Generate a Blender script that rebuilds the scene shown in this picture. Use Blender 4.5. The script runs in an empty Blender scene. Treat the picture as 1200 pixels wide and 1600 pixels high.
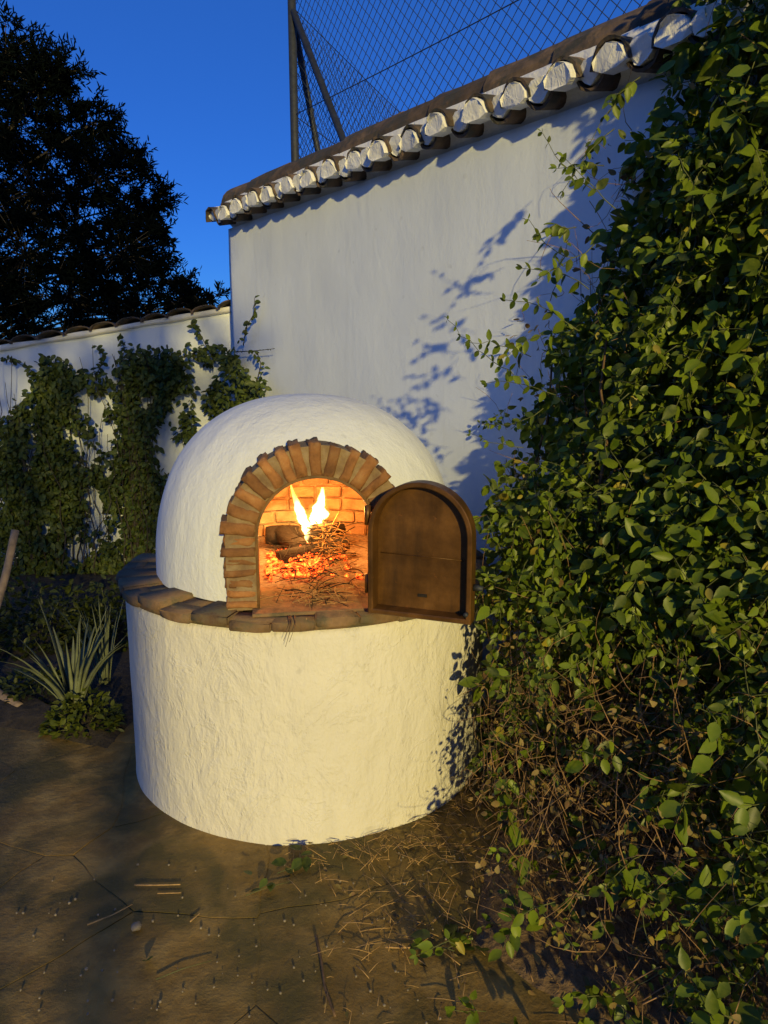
import bpy, bmesh, math, random
import numpy as np
from mathutils import Vector, Matrix, noise
random.seed(7); rng = np.random.default_rng(11)
R = math.radians
scene = bpy.context.scene
COL = scene.collection

# ------------------------------------------------------------------ camera
F, HZ, EYE = 1150.0, 580.0, 1.55
PITCH = math.atan((800 - HZ) / F)
cam_d = bpy.data.cameras.new('camera'); cam = bpy.data.objects.new('camera', cam_d); COL.objects.link(cam)
cam_d.sensor_fit = 'VERTICAL'; cam_d.sensor_height = 36.0; cam_d.sensor_width = 27.0
cam_d.lens = F / 1600 * 36.0; cam_d.clip_start = 0.05; cam_d.clip_end = 3000
cam.location = (0, 0, EYE); cam.rotation_euler = (math.pi / 2 - PITCH, 0, 0)
scene.camera = cam

# ------------------------------------------------------------------ light
SUN_TRAVEL = Vector((-0.215, 0.92, -0.24)).normalized()
sd = -SUN_TRAVEL
SUN_EL = math.asin(sd.z); SUN_AZ = math.atan2(sd.x, sd.y)
world = bpy.data.worlds.new('World'); scene.world = world; world.use_nodes = True
wn = world.node_tree; wn.nodes.clear()
wo = wn.nodes.new('ShaderNodeOutputWorld'); wb = wn.nodes.new('ShaderNodeBackground')
sky = wn.nodes.new('ShaderNodeTexSky'); sky.sky_type = 'NISHITA'; sky.sun_disc = False
sky.sun_elevation = SUN_EL; sky.sun_rotation = SUN_AZ
sky.air_density = 1.0; sky.dust_density = 0.2; sky.ozone_density = 5.0
SKY = 0.38
tint = wn.nodes.new('ShaderNodeMix'); tint.data_type = 'RGBA'; tint.blend_type = 'MULTIPLY'
tint.inputs[0].default_value = 1.0; tint.inputs[7].default_value = (.30 * SKY, .57 * SKY, SKY, 1)
gam = wn.nodes.new('ShaderNodeGamma'); gam.inputs[1].default_value = 1.45      # dusk: deeper, more saturated blue
wn.links.new(sky.outputs[0], gam.inputs[0]); wn.links.new(gam.outputs[0], tint.inputs[6]); 
even = wn.nodes.new('ShaderNodeMix'); even.data_type = 'RGBA'; even.inputs[0].default_value = .55      # late dusk evens the sky out
even.inputs[7].default_value = (.15, .76, 2.85, 1)
wn.links.new(tint.outputs[2], even.inputs[6]); wn.links.new(even.outputs[2], wb.inputs[0])
wb.inputs[1].default_value = 0.10
wn.links.new(wb.outputs[0], wo.inputs[0])
sun_d = bpy.data.lights.new('sun', 'SUN'); sun = bpy.data.objects.new('sun', sun_d); COL.objects.link(sun)
sun_d.energy = 2.0; sun_d.angle = R(0.9); sun_d.color = (1.0, 0.79, 0.27)
sun.rotation_euler = SUN_TRAVEL.to_track_quat('-Z', 'Y').to_euler(); sun.location = (3, -8, 6)
vs = scene.view_settings
vs.view_transform = 'Standard'; vs.look = 'None'; vs.exposure = 0.84; vs.gamma = 1.0; vs.use_curve_mapping = False

# ------------------------------------------------------------------ pixel -> direction helpers
CP, SP = math.cos(PITCH), math.sin(PITCH)
CAM = np.array([0, 0, EYE])
def ray(x, y):
    a = (x - 600) / F; b = -(y - 800) / F
    return np.array([a, CP + b * SP, -SP + b * CP])
def project(P):
    P = np.asarray(P, float) - CAM
    z = P[..., 1] * CP - P[..., 2] * SP
    yy = P[..., 1] * SP + P[..., 2] * CP
    z = np.maximum(z, 1e-3)
    return 600 + F * P[..., 0] / z, 800 - F * yy / z, z
def at_z(x, y, h=0.0):
    r = ray(x, y); return CAM + r * (h - EYE) / r[2]
def at_plane(x, y, p0, n):
    r = ray(x, y); return CAM + r * (((p0 - CAM) @ n) / (r @ n))
def at_depth(x, y, Y):
    r = ray(x, y); return CAM + r * (Y / r[1])

OVEN = np.array([-.310, 2.92, 0.0])
N_W = np.array([-.801, -.599, 0.0]); N_W /= np.linalg.norm(N_W)
U_W = np.array([-N_W[1], N_W[0], 0.0])                     # along the wall, towards the right
P_W = np.array([-.335, 2.96, 0.0]) - N_W * .81
def wall_pt(u, d, z): return P_W + U_W * u + N_W * d + np.array([0, 0, z])
def wall_at(x, y, d=0.0): return at_plane(x, y, P_W + N_W * d, N_W)
def wall_u(p): return float((np.asarray(p) - P_W) @ U_W)

# ------------------------------------------------------------------ materials
def new_mat(name):
    m = bpy.data.materials.new(name); m.use_nodes = True
    nt = m.node_tree; b = nt.nodes['Principled BSDF']; return m, nt, b
def N(nt, t, **kw):
    n = nt.nodes.new(t)
    for k, v in kw.items(): setattr(n, k, v)
    return n
def coord(nt, kind='Object', scale=(1, 1, 1)):
    tc = N(nt, 'ShaderNodeTexCoord'); mp = N(nt, 'ShaderNodeMapping'); mp.inputs['Scale'].default_value = scale
    nt.links.new(tc.outputs[kind], mp.inputs[0]); return mp.outputs[0]
def geo_pos(nt, scale=(1, 1, 1)):
    g = N(nt, 'ShaderNodeNewGeometry'); mp = N(nt, 'ShaderNodeMapping'); mp.inputs['Scale'].default_value = scale
    nt.links.new(g.outputs['Position'], mp.inputs[0]); return mp.outputs[0]
def noise_n(nt, vec, scale, detail=4, rough=.55, dist=0.0):
    n = N(nt, 'ShaderNodeTexNoise'); n.inputs['Scale'].default_value = scale; n.inputs['Detail'].default_value = detail
    n.inputs['Roughness'].default_value = rough; n.inputs['Distortion'].default_value = dist
    nt.links.new(vec, n.inputs['Vector']); return n.outputs['Fac']
def ramp(nt, fac, stops):
    r = N(nt, 'ShaderNodeValToRGB'); e = r.color_ramp.elements
    while len(e) < len(stops): e.new(0.5)
    for el, (p, c) in zip(e, stops): el.position = p; el.color = (*c, 1) if len(c) == 3 else c
    nt.links.new(fac, r.inputs[0]); return r.outputs[0]
def mix(nt, fac, a, b, mode='MIX'):
    m = N(nt, 'ShaderNodeMix', data_type='RGBA', blend_type=mode)
    if isinstance(fac, float): m.inputs[0].default_value = fac
    else: nt.links.new(fac, m.inputs[0])
    for i, v in ((6, a), (7, b)):
        if isinstance(v, tuple): m.inputs[i].default_value = (*v, 1)
        else: nt.links.new(v, m.inputs[i])
    return m.outputs[2]
def math_n(nt, op, a, b=0.5):
    m = N(nt, 'ShaderNodeMath', operation=op)
    for i, v in enumerate((a, b)):
        if isinstance(v, (int, float)): m.inputs[i].default_value = v
        else: nt.links.new(v, m.inputs[i])
    return m.outputs[0]
def bump(nt, b, h, strength=.5, dist=.01, prev=None):
    n = N(nt, 'ShaderNodeBump'); n.inputs['Strength'].default_value = strength; n.inputs['Distance'].default_value = dist
    nt.links.new(h, n.inputs['Height'])
    if prev is not None: nt.links.new(prev, n.inputs['Normal'])
    nt.links.new(n.outputs[0], b.inputs['Normal']); return n.outputs[0]

def plaster(name, base=(.80, .79, .77), coarse=.6, fine=.35, dirt=.12):
    m, nt, b = new_mat(name)
    v = geo_pos(nt); vs_ = geo_pos(nt, (1, 1, .55))
    n1 = noise_n(nt, v, 1.6, 4); n2 = noise_n(nt, vs_, 26, 5, .6, .4); n3 = noise_n(nt, v, 85, 3); n4 = noise_n(nt, vs_, 11, 4, .6, .3)
    c = ramp(nt, n1, [(.25, tuple(x * (1 - dirt) for x in base)), (.65, base)])
    spots = noise_n(nt, v, 14, 2)
    c = mix(nt, ramp(nt, spots, [(.70, (0, 0, 0)), (.76, (1, 1, 1))]), c, tuple(x * (1 - dirt * 1.4) for x in base))
    st = noise_n(nt, geo_pos(nt, (1, 1, .07)), 13, 5, .65)               # faint rain streaks
    c = mix(nt, ramp(nt, st, [(.55, (0, 0, 0)), (.78, (.5, .5, .5))]), c, tuple(x * (1 - dirt * 2.2) for x in base))
    nt.links.new(c, b.inputs['Base Color']); b.inputs['Roughness'].default_value = .85
    n5 = noise_n(nt, geo_pos(nt, (1, 1, .6)), 5.5, 6, .62, 1.1)         # trowel ridges
    p = bump(nt, b, ramp(nt, n5, [(.455, (0, 0, 0)), (.485, (1, 1, 1)), (.515, (0, 0, 0))]), coarse * .45, .006)
    p = bump(nt, b, n4, coarse, .02, p); p = bump(nt, b, n2, coarse * .8, .008, p); bump(nt, b, n3, fine, .003, p)
    return m
M = {}
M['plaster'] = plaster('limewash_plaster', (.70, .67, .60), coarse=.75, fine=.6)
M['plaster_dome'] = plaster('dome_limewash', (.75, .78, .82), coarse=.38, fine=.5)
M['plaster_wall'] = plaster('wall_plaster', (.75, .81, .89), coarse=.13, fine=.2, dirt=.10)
M['mortar_white'] = plaster('white_mortar', (.84, .83, .80), .6, .6, .2)

def brick_mat(name, c1, c2, c3, moss=None, sc=1.0):
    m, nt, b = new_mat(name)
    v = geo_pos(nt); oi = N(nt, 'ShaderNodeObjectInfo')
    n1 = noise_n(nt, v, 18 * sc, 5, .6); n2 = noise_n(nt, v, 70 * sc, 4, .65)
    c = ramp(nt, n1, [(.3, c1), (.52, c2), (.72, c3)])
    hs = N(nt, 'ShaderNodeHueSaturation'); nt.links.new(c, hs.inputs['Color'])
    nt.links.new(math_n(nt, 'MULTIPLY_ADD', oi.outputs['Random'], .7), hs.inputs['Value'])
    hs.inputs['Value'].default_value = 1
    mm = hs.inputs['Value'].links[0].from_node; mm.inputs[2].default_value = .65
    c = hs.outputs[0]
    if moss:
        n3 = noise_n(nt, v, 9, 5, .65)
        c = mix(nt, ramp(nt, n3, [(.47, (0, 0, 0)), (.60, (1, 1, 1))]), c, moss)
    nt.links.new(c, b.inputs['Base Color']); b.inputs['Roughness'].default_value = .9
    p = bump(nt, b, n1, .6, .01); bump(nt, b, n2, .7, .004, p)
    return m
M['brick'] = brick_mat('old_brick', (.17, .072, .024), (.30, .13, .042), (.36, .19, .075))
M['ledge_brick'] = brick_mat('ledge_brick', (.13, .078, .042), (.21, .125, .062), (.27, .17, .09), moss=(.12, .095, .052))
M['lining'] = brick_mat('lining_brick', (.30, .16, .08), (.42, .25, .13), (.50, .32, .18))
M['tile'] = brick_mat('clay_tile', (.045, .034, .026), (.105, .070, .046), (.18, .115, .070), moss=(.045, .042, .036), sc=.6)
M['mortar'] = brick_mat('brick_mortar', (.20, .12, .06), (.31, .21, .11), (.42, .31, .18))

def simple(name, col, rough=.7, metal=0.0, var=.3, sc=30, bmp=.3, bd=.004):
    m, nt, b = new_mat(name); v = coord(nt)
    n1 = noise_n(nt, v, sc, 5, .6)
    c = ramp(nt, n1, [(.3, tuple(x * (1 - var) for x in col)), (.7, tuple(min(1, x * (1 + var)) for x in col))])
    nt.links.new(c, b.inputs['Base Color']); b.inputs['Roughness'].default_value = rough; b.inputs['Metallic'].default_value = metal
    if bmp: bump(nt, b, n1, bmp, bd)
    return m
M['post'] = simple('galvanised_post', (.035, .04, .05), .6, .3)
M['wire'] = simple('fence_wire', (.03, .045, .075), .6, .2, bmp=0)
M['wood'] = simple('grey_wood', (.30, .21, .13), .75, 0, .35, 22)
M['char'] = simple('charred_wood', (.012, .008, .006), .9, 0, .6, 40, .8, .01)
M['straw'] = simple('dry_straw', (.40, .24, .09), .7, 0, .3, 60, 0)
M['twig'] = simple('dry_twig', (.13, .075, .035), .8, 0, .5, 40, 0)
M['ash'] = simple('ash', (.22, .17, .13), .95, 0, .5, 60, .8, .01)
M['bark'] = simple('bark', (.05, .04, .03), .9, 0, .4, 12, .8, .02)
M['pebble'] = simple('pebble', (.22, .18, .13), .8, 0, .3, 30)
M['dry_stem'] = simple('dry_stem', (.27, .155, .07), .7, 0, .5, 25, 0)
M['stem'] = simple('vine_stem', (.11, .12, .035), .7, 0, .4, 30, 0)
M['soil'] = simple('soil', (.030, .022, .015), .95, 0, .5, 25, .9, .02)

def door_mat():
    m, nt, b = new_mat('rusted_steel'); v = coord(nt)
    n1 = noise_n(nt, v, 9, 6, .65); n2 = noise_n(nt, v, 60, 4)
    n3 = noise_n(nt, coord(nt, 'Object', (1, 1, .12)), 22, 4, .6); n4 = noise_n(nt, v, 28, 5, .7)
    c = ramp(nt, n1, [(.3, (.065, .030, .007)), (.55, (.135, .060, .013)), (.75, (.21, .095, .022))])
    c = mix(nt, ramp(nt, n3, [(.50, (0, 0, 0)), (.75, (.6, .6, .6))]), c, (.04, .022, .008))
    c = mix(nt, ramp(nt, n4, [(.62, (0, 0, 0)), (.70, (.8, .8, .8))]), c, (.22, .085, .022))
    nt.links.new(c, b.inputs['Base Color']); b.inputs['Metallic'].default_value = .35
    nt.links.new(ramp(nt, n1, [(.3, (.34, .34, .34)), (.8, (.55, .55, .55))]), b.inputs['Roughness'])
    bump(nt, b, n2, .12, .002); return m
M['door'] = door_mat()
def ground_mat():
    m, nt, b = new_mat('dusty_paving'); v = geo_pos(nt); oi = N(nt, 'ShaderNodeObjectInfo')
    n1 = noise_n(nt, v, 1.7, 5, .6, .6); n2 = noise_n(nt, v, 7, 6, .65); n3 = noise_n(nt, v, 60, 5, .7); n4 = noise_n(nt, v, 3.2, 4, .55, .4)
    c = ramp(nt, n1, [(.32, (.080, .050, .009)), (.50, (.185, .108, .018)), (.68, (.31, .182, .036))])
    c = mix(nt, ramp(nt, n2, [(.45, (0, 0, 0)), (.70, (.85, .85, .85))]), c, (.36, .235, .07))
    c = mix(nt, ramp(nt, n4, [(.46, (0, 0, 0)), (.60, (.9, .9, .9))]), c, (.080, .062, .010))
    hs = N(nt, 'ShaderNodeHueSaturation'); nt.links.new(c, hs.inputs['Color'])
    v_ = math_n(nt, 'MULTIPLY_ADD', oi.outputs['Random'], .16); v_.node.inputs[2].default_value = .92
    nt.links.new(v_, hs.inputs['Value'])
    nt.links.new(hs.outputs[0], b.inputs['Base Color'])
    nt.links.new(ramp(nt, n2, [(.3, (.55, .55, .55)), (.7, (.85, .85, .85))]), b.inputs['Roughness'])
    p = bump(nt, b, n2, .6, .02); bump(nt, b, n3, .6, .005, p); return m
M['ground'] = ground_mat()
M['earth'] = simple('dry_earth', (.15, .092, .042), .95, 0, .5, 30, .9, .02)

def leaf_mat(name, trans=.25, gloss=.45):
    m, nt, b = new_mat(name)
    at = N(nt, 'ShaderNodeAttribute', attribute_name='Col')
    v = geo_pos(nt); n1 = noise_n(nt, v, 55, 3)
    c = mix(nt, ramp(nt, n1, [(.35, (.0, .0, .0)), (.7, (.35, .35, .35))]), at.outputs['Color'], (.24, .27, .03))
    nt.links.new(c, b.inputs['Base Color']); b.inputs['Roughness'].default_value = gloss
    b.inputs['Specular IOR Level'].default_value = .35
    tr = N(nt, 'ShaderNodeBsdfTranslucent'); nt.links.new(c, tr.inputs[0])
    ms = N(nt, 'ShaderNodeMixShader'); ms.inputs[0].default_value = trans
    out = nt.nodes['Material Output']
    nt.links.new(b.outputs[0], ms.inputs[1]); nt.links.new(tr.outputs[0], ms.inputs[2]); nt.links.new(ms.outputs[0], out.inputs[0])
    return m
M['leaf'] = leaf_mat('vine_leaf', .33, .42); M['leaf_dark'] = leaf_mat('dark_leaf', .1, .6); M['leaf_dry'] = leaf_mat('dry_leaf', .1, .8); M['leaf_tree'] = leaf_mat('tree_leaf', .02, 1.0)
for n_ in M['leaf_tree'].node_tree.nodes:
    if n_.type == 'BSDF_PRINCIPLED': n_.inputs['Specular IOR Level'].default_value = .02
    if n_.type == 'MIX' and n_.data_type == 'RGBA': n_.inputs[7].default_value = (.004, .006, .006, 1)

# ------------------------------------------------------------------ object helpers
def tag(o, label=None, cat=None, group=None, kind=None):
    if label: o['label'] = label
    if cat: o['category'] = cat
    if group: o['group'] = group
    if kind: o['kind'] = kind
    return o
def empty(name, loc=(0, 0, 0), rz=0.0):
    o = bpy.data.objects.new(name, None); COL.objects.link(o); o.location = loc; o.rotation_euler = (0, 0, rz)
    o.empty_display_size = .1; return o
def link(name, me, mat, parent=None, mw=None):
    o = bpy.data.objects.new(name, me); COL.objects.link(o)
    if mat is not None and not me.materials: me.materials.append(mat)
    if parent is not None: o.parent = parent
    if mw is not None: o.matrix_local = mw
    return o
def bm_mesh(bm, name, smooth=False):
    bmesh.ops.recalc_face_normals(bm, faces=bm.faces)
    me = bpy.data.meshes.new(name); bm.to_mesh(me); bm.free()
    if smooth: me.shade_smooth()
    return me
def np_mesh(name, V, Fc, col=None, smooth=True):
    me = bpy.data.meshes.new(name); me.from_pydata([tuple(v) for v in V], [], [tuple(int(i) for i in f) for f in Fc])
    if col is not None:
        a = me.color_attributes.new('Col', 'FLOAT_COLOR', 'POINT')
        c4 = np.ones((len(V), 4), np.float32); c4[:, :3] = col; a.data.foreach_set('color', c4.ravel())
    if smooth: me.shade_smooth()
    return me
def box_bm(sx, sy, sz, bev=0.0, seg=1, jit=0.0, rnd=None):
    bm = bmesh.new(); bmesh.ops.create_cube(bm, size=1.0)
    for v in bm.verts: v.co.x *= sx; v.co.y *= sy; v.co.z *= sz
    if bev: bmesh.ops.bevel(bm, geom=bm.edges[:], offset=bev, segments=seg, affect='EDGES', profile=.6)
    if jit:
        r = rnd or random
        for v in bm.verts: v.co += Vector((r.uniform(-jit, jit), r.uniform(-jit, jit), r.uniform(-jit, jit)))
    return bm
class Tubes:
    """collects thin tapered tubes into one mesh"""
    def __init__(s, sides=4): s.V = []; s.F = []; s.n = 0; s.k = sides
    def add(s, pts, r0, r1=None):
        pts = np.asarray(pts, float); m = len(pts)
        if r1 is None: r1 = r0
        t = np.gradient(pts, axis=0); t /= np.linalg.norm(t, axis=1)[:, None] + 1e-9
        ref = np.array([0, 0, 1.0]) if abs(t[0, 2]) < .9 else np.array([1.0, 0, 0])
        a = np.cross(t, ref); a /= np.linalg.norm(a, axis=1)[:, None] + 1e-9; b = np.cross(t, a)
        rr = np.linspace(r0, r1, m); k = s.k
        for i in range(m):
            for j in range(k):
                w = 2 * math.pi * j / k
                s.V.append(pts[i] + rr[i] * (math.cos(w) * a[i] + math.sin(w) * b[i]))
        for i in range(m - 1):
            for j in range(k):
                s.F.append((s.n + i * k + j, s.n + i * k + (j + 1) % k, s.n + (i + 1) * k + (j + 1) % k, s.n + (i + 1) * k + j))
        s.F.append(tuple(s.n + j for j in range(k))[::-1]); s.F.append(tuple(s.n + (m - 1) * k + j for j in range(k)))
        s.n += m * k
    def build(s, name, mat, parent=None):
        return link(name, np_mesh(name, s.V, s.F), mat, parent)
LEAF_T = np.array([(0, 0, 0), (-.34, .15, .0), (0, .15, -.05), (.34, .15, .0), (-.50, .40, .01), (0, .40, -.09), (.50, .40, .01), (-.40, .68, .0), (0, .68, -.10), (.40, .68, .0),
                   (-.19, .88, -.04), (0, .88, -.10), (.19, .88, -.04), (0, 1.0, -.10)])
LEAF_F = [(0, 2, 1), (0, 3, 2), (1, 2, 5, 4), (2, 3, 6, 5), (4, 5, 8, 7), (5, 6, 9, 8), (7, 8, 11, 10), (8, 9, 12, 11), (10, 11, 13), (11, 12, 13)]
NLV = 14
def unit(a): return a / (np.linalg.norm(a, axis=-1, keepdims=True) + 1e-9)
def leaf_arrays(P, D, Nn, L, W, curl=None):
    D = unit(D); X = unit(np.cross(D, Nn)); Z = np.cross(X, D)
    n = len(P); T = np.repeat(LEAF_T[None], n, 0).copy()
    if curl is not None: T[:, :, 2] -= curl[:, None] * T[:, :, 1] ** 2
    V = P[:, None] + T[:, :, 0:1] * (X * W[:, None])[:, None] + T[:, :, 1:2] * (D * L[:, None])[:, None] + T[:, :, 2:3] * (Z * L[:, None])[:, None]
    return V
def leaves_mesh(name, P, D, Nn, L, W, col, curl=None):
    V = leaf_arrays(P, D, Nn, L, W, curl); n = len(P)
    me = bpy.data.meshes.new(name)
    me.vertices.add(n * NLV); me.vertices.foreach_set('co', V.reshape(-1).astype(np.float32))
    base = np.arange(n)[:, None] * NLV
    li = np.concatenate([base + np.array(f)[None] for f in LEAF_F], 1)   # n x 20
    sizes = [len(f) for f in LEAF_F]; tot = sum(sizes)
    me.loops.add(n * tot); me.loops.foreach_set('vertex_index', li.ravel().astype(np.int32))
    st = np.cumsum([0] + sizes[:-1]); ls = (np.arange(n)[:, None] * tot + st[None]).ravel()
    me.polygons.add(n * len(sizes)); me.polygons.foreach_set('loop_start', ls.astype(np.int32))
    me.update(calc_edges=True); me.validate()
    a = me.color_attributes.new('Col', 'FLOAT_COLOR', 'POINT')
    c4 = np.ones((n, NLV, 4), np.float32); c4[:, :, :3] = col[:, None]
    a.data.foreach_set('color', c4.ravel()); me.shade_smooth()
    return me
def greens(n, lo=(.045, .085, .006), hi=(.215, .29, .020), yellow=.02):
    t = rng.random(n)[:, None] ** 1.3
    c = np.array(lo) * (1 - t) + np.array(hi) * t
    c *= rng.choice([.45, .8, 1.0, 1.1], n, p=[.12, .23, .45, .20])[:, None]
    y = rng.random(n) < yellow; c[y] = np.array((.38, .30, .04)); return c

# ------------------------------------------------------------------ ground
def make_ground():
    bm = bmesh.new()
    # fine near patch inside a sheet that reaches the horizon
    xs = [-2000, -60, -12] + list(np.linspace(-4, 4, 81)) + [12, 60, 2000]
    ys = [-2000, -60, -8] + list(np.linspace(.5, 8, 76)) + [20, 80, 2500]
    gv = [[bm.verts.new((x, y, -.0024 + (.0006 * noise.noise(Vector((x * 1.3, y * 1.3, 0))) if abs(x) < 5 and 0 < y < 9 else 0))) for x in xs] for y in ys]
    for j in range(len(ys) - 1):
        for i in range(len(xs) - 1):
            bm.faces.new((gv[j][i], gv[j][i + 1], gv[j + 1][i + 1], gv[j + 1][i]))
    g = link('ground', bm_mesh(bm, 'ground', True), M['ground']); tag(g, kind='structure')
    # irregular flagstones, almost flush, joints filled with dust
    r = random.Random(3)
    seeds = []
    for j in range(-2, 10):
        for i in range(-9, 10):
            seeds.append((i * .62 + (j % 2) * .3 + r.uniform(-.27, .27), .6 + j * .52 + r.uniform(-.23, .23)))
    for s in seeds:
        if not (-2.6 < s[0] < 1.7 and 1.0 < s[1] < 4.3): continue
        poly = [(s[0] - 1, s[1] - 1), (s[0] + 1, s[1] - 1), (s[0] + 1, s[1] + 1), (s[0] - 1, s[1] + 1)]
        for q in seeds:
            if q is s or math.hypot(q[0] - s[0], q[1] - s[1]) > 1.6: continue
            mx, my = (s[0] + q[0]) / 2, (s[1] + q[1]) / 2; nx, ny = q[0] - s[0], q[1] - s[1]
            l = math.hypot(nx, ny); nx /= l; ny /= l; mx -= nx * .0025; my -= ny * .0025
            out = []
            for k in range(len(poly)):
                a, b = poly[k], poly[(k + 1) % len(poly)]
                da = (a[0] - mx) * nx + (a[1] - my) * ny; db = (b[0] - mx) * nx + (b[1] - my) * ny
                if da <= 0: out.append(a)
                if da * db < 0:
                    t = da / (da - db); out.append((a[0] + t * (b[0] - a[0]), a[1] + t * (b[1] - a[1])))
            poly = out
            if len(poly) < 3: break
        if len(poly) < 3: continue
        cx = sum(p[0] for p in poly) / len(poly); cy = sum(p[1] for p in poly) / len(poly)
        # planting bed on the left stays bare, and so does the strip below the vine
        if cx < -1.15 and cy > 2.85: continue
        if math.hypot(cx - OVEN[0], cy - OVEN[1]) < .45: continue
        # subdivide edges, wobble, then a slightly domed fan
        ring = []
        for k in range(len(poly)):
            a, b = poly[k], poly[(k + 1) % len(poly)]; m = max(2, int(math.dist(a, b) / .07))
            for w in range(m):
                t = w / m; x, y = a[0] + t * (b[0] - a[0]), a[1] + t * (b[1] - a[1])
                o = noise.noise(Vector((x * 5, y * 5, 3))) * .035
                ring.append((x + o, y + noise.noise(Vector((x * 5, y * 5, 9))) * .035))
        h0 = r.uniform(-.0004, .0004); tx, ty = r.uniform(-.0008, .0008), r.uniform(-.0008, .0008)
        bm = bmesh.new()
        def zz(x, y): return h0 + tx * (x - cx) + ty * (y - cy) + .002 * noise.noise(Vector((x * 4, y * 4, 1)))
        lv = [bm.verts.new((x - cx, y - cy, -.03)) for x, y in ring]
        l1 = [bm.verts.new((x - cx, y - cy, zz(x, y) - .0004)) for x, y in ring]
        l1b = [bm.verts.new(v.co) for v in l1]
        l2 = [bm.verts.new(((x - cx) * .965, (y - cy) * .965, zz(x, y) - .0001)) for x, y in ring]
        l3 = [bm.verts.new(((x - cx) * .6, (y - cy) * .6, zz(cx + (x - cx) * .6, cy + (y - cy) * .6))) for x, y in ring]
        c = bm.verts.new((0, 0, h0)); n = len(ring)
        for k in range(n):
            k2 = (k + 1) % n
            bm.faces.new((lv[k], lv[k2], l1b[k2], l1b[k])); bm.faces.new((l1[k], l1[k2], l2[k2], l2[k]))
            bm.faces.new((l2[k], l2[k2], l3[k2], l3[k])); bm.faces.new((l3[k], l3[k2], c))
        o = link('paving_stone', bm_mesh(bm, 'paving_stone', True), M['ground'], g); o.location = (cx, cy, 0)
    return g
ground = make_ground()

# planting bed of dark soil on the left and below the vine
def soil_patch(name, pts, h, seedv, label_kind='structure'):
    bm = bmesh.new(); c = np.mean(pts, 0); n = 64
    P = []
    L = [math.dist(pts[i], pts[(i + 1) % len(pts)]) for i in range(len(pts))]; tot = sum(L)
    for k in range(n):
        d = tot * k / n; i = 0
        while d > L[i]: d -= L[i]; i += 1
        t = d / L[i]; a, b = pts[i], pts[(i + 1) % len(pts)]
        P.append((a[0] + t * (b[0] - a[0]), a[1] + t * (b[1] - a[1])))
    rings = []
    for q, s in enumerate((1.0, .93, .82, .65, .45, .25)):
        rg = []
        for x, y in P:
            X = c[0] + (x - c[0]) * s; Y = c[1] + (y - c[1]) * s
            nz = noise.noise(Vector((X * 5, Y * 5, seedv)))
            z = -.02 if q == 0 else h * min(1, q / 2.0) * (.7 + .5 * nz) + .02 * noise.noise(Vector((X * 17, Y * 17, 2)))
            rg.append(bm.verts.new((X + .03 * nz * (q == 0), Y + .03 * nz * (q == 0), z)))
        rings.append(rg)
    for a, b in zip(rings, rings[1:]):
        for k in range(n): bm.faces.new((a[k], a[(k + 1) % n], b[(k + 1) % n], b[k]))
    bm.faces.new(rings[-1])
    return tag(link(name, bm_mesh(bm, name, True), M['soil']), kind=label_kind)
soil_patch('planting_bed', [(-1.12, 2.80), (-1.55, 2.98), (-2.2, 3.1), (-4.5, 3.3), (-4.5, 5.9), (-1.3, 5.6), (-1.0, 4.1)], .07, 1)
soil_patch('earth', [(.48, 2.55), (.30, 2.1), (.22, 1.75), (.55, 1.45), (1.6, 1.0), (2.0, 1.3), (1.0, 2.4), (.62, 2.85)], .045, 5).data.materials[0] = M['earth']

# ------------------------------------------------------------------ white wall with tiled coping
def half_tile(rad0, rad1, L, th=.013, up=True, seed_=0):
    """half-round clay tile along +Y from 0 to L, convex up (or down)"""
    bm = bmesh.new(); k = 10; m = 3; r = random.Random(seed_); rows = []
    s = 1 if up else -1
    for j in range(m + 1):
        t = j / m; ra = rad0 + (rad1 - rad0) * t
        row = []
        for inner in (0, 1):
            for i in range(k + 1):
                w = math.pi * i / k; q = ra - th * inner
                wob = 1 + r.uniform(-.02, .02)
                row.append(bm.verts.new((math.cos(w) * q * wob, L * t + r.uniform(-.004, .004), s * math.sin(w) * q * 1.08 * wob)))
        rows.append(row)
    K = k + 1
    for a, b in zip(rows, rows[1:]):
        for i in range(k):
            bm.faces.new((a[i], a[i + 1], b[i + 1], b[i])); bm.faces.new((a[K + i], b[K + i], b[K + i + 1], a[K + i + 1]))
        for i in (0, k): bm.faces.new((a[i], b[i], b[K + i], a[K + i]))
    for rw in (rows[0], rows[-1]):
        for i in range(k): bm.faces.new((rw[i], rw[K + i], rw[K + i + 1], rw[i + 1]))
    return bm_mesh(bm, 'clay_tile')
def plug_mesh(rad, depth, s, seed_):
    """hand-trowelled mortar stop filling a tile's mouth"""
    r = random.Random(seed_); bm = bmesh.new(); k = 9
    pr = [(math.cos(math.pi * i / k) * rad, s * math.sin(math.pi * i / k) * rad * 1.05) for i in range(k + 1)]
    pr += [(-rad * .5, -s * rad * (.25 if s > 0 else .55)), (rad * .5, -s * rad * (.22 if s > 0 else .6))]
    A = [bm.verts.new((x * r.uniform(.86, .98), r.uniform(-.014, .004), z * r.uniform(.86, .98))) for x, z in pr]
    B = [bm.verts.new((x, depth, z)) for x, z in pr]
    n = len(pr); bm.faces.new(A); bm.faces.new(B[::-1])
    for i in range(n): bm.faces.new((A[i], A[(i + 1) % n], B[(i + 1) % n], B[i]))
    return bm_mesh(bm, 'mortar_plug')
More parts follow.
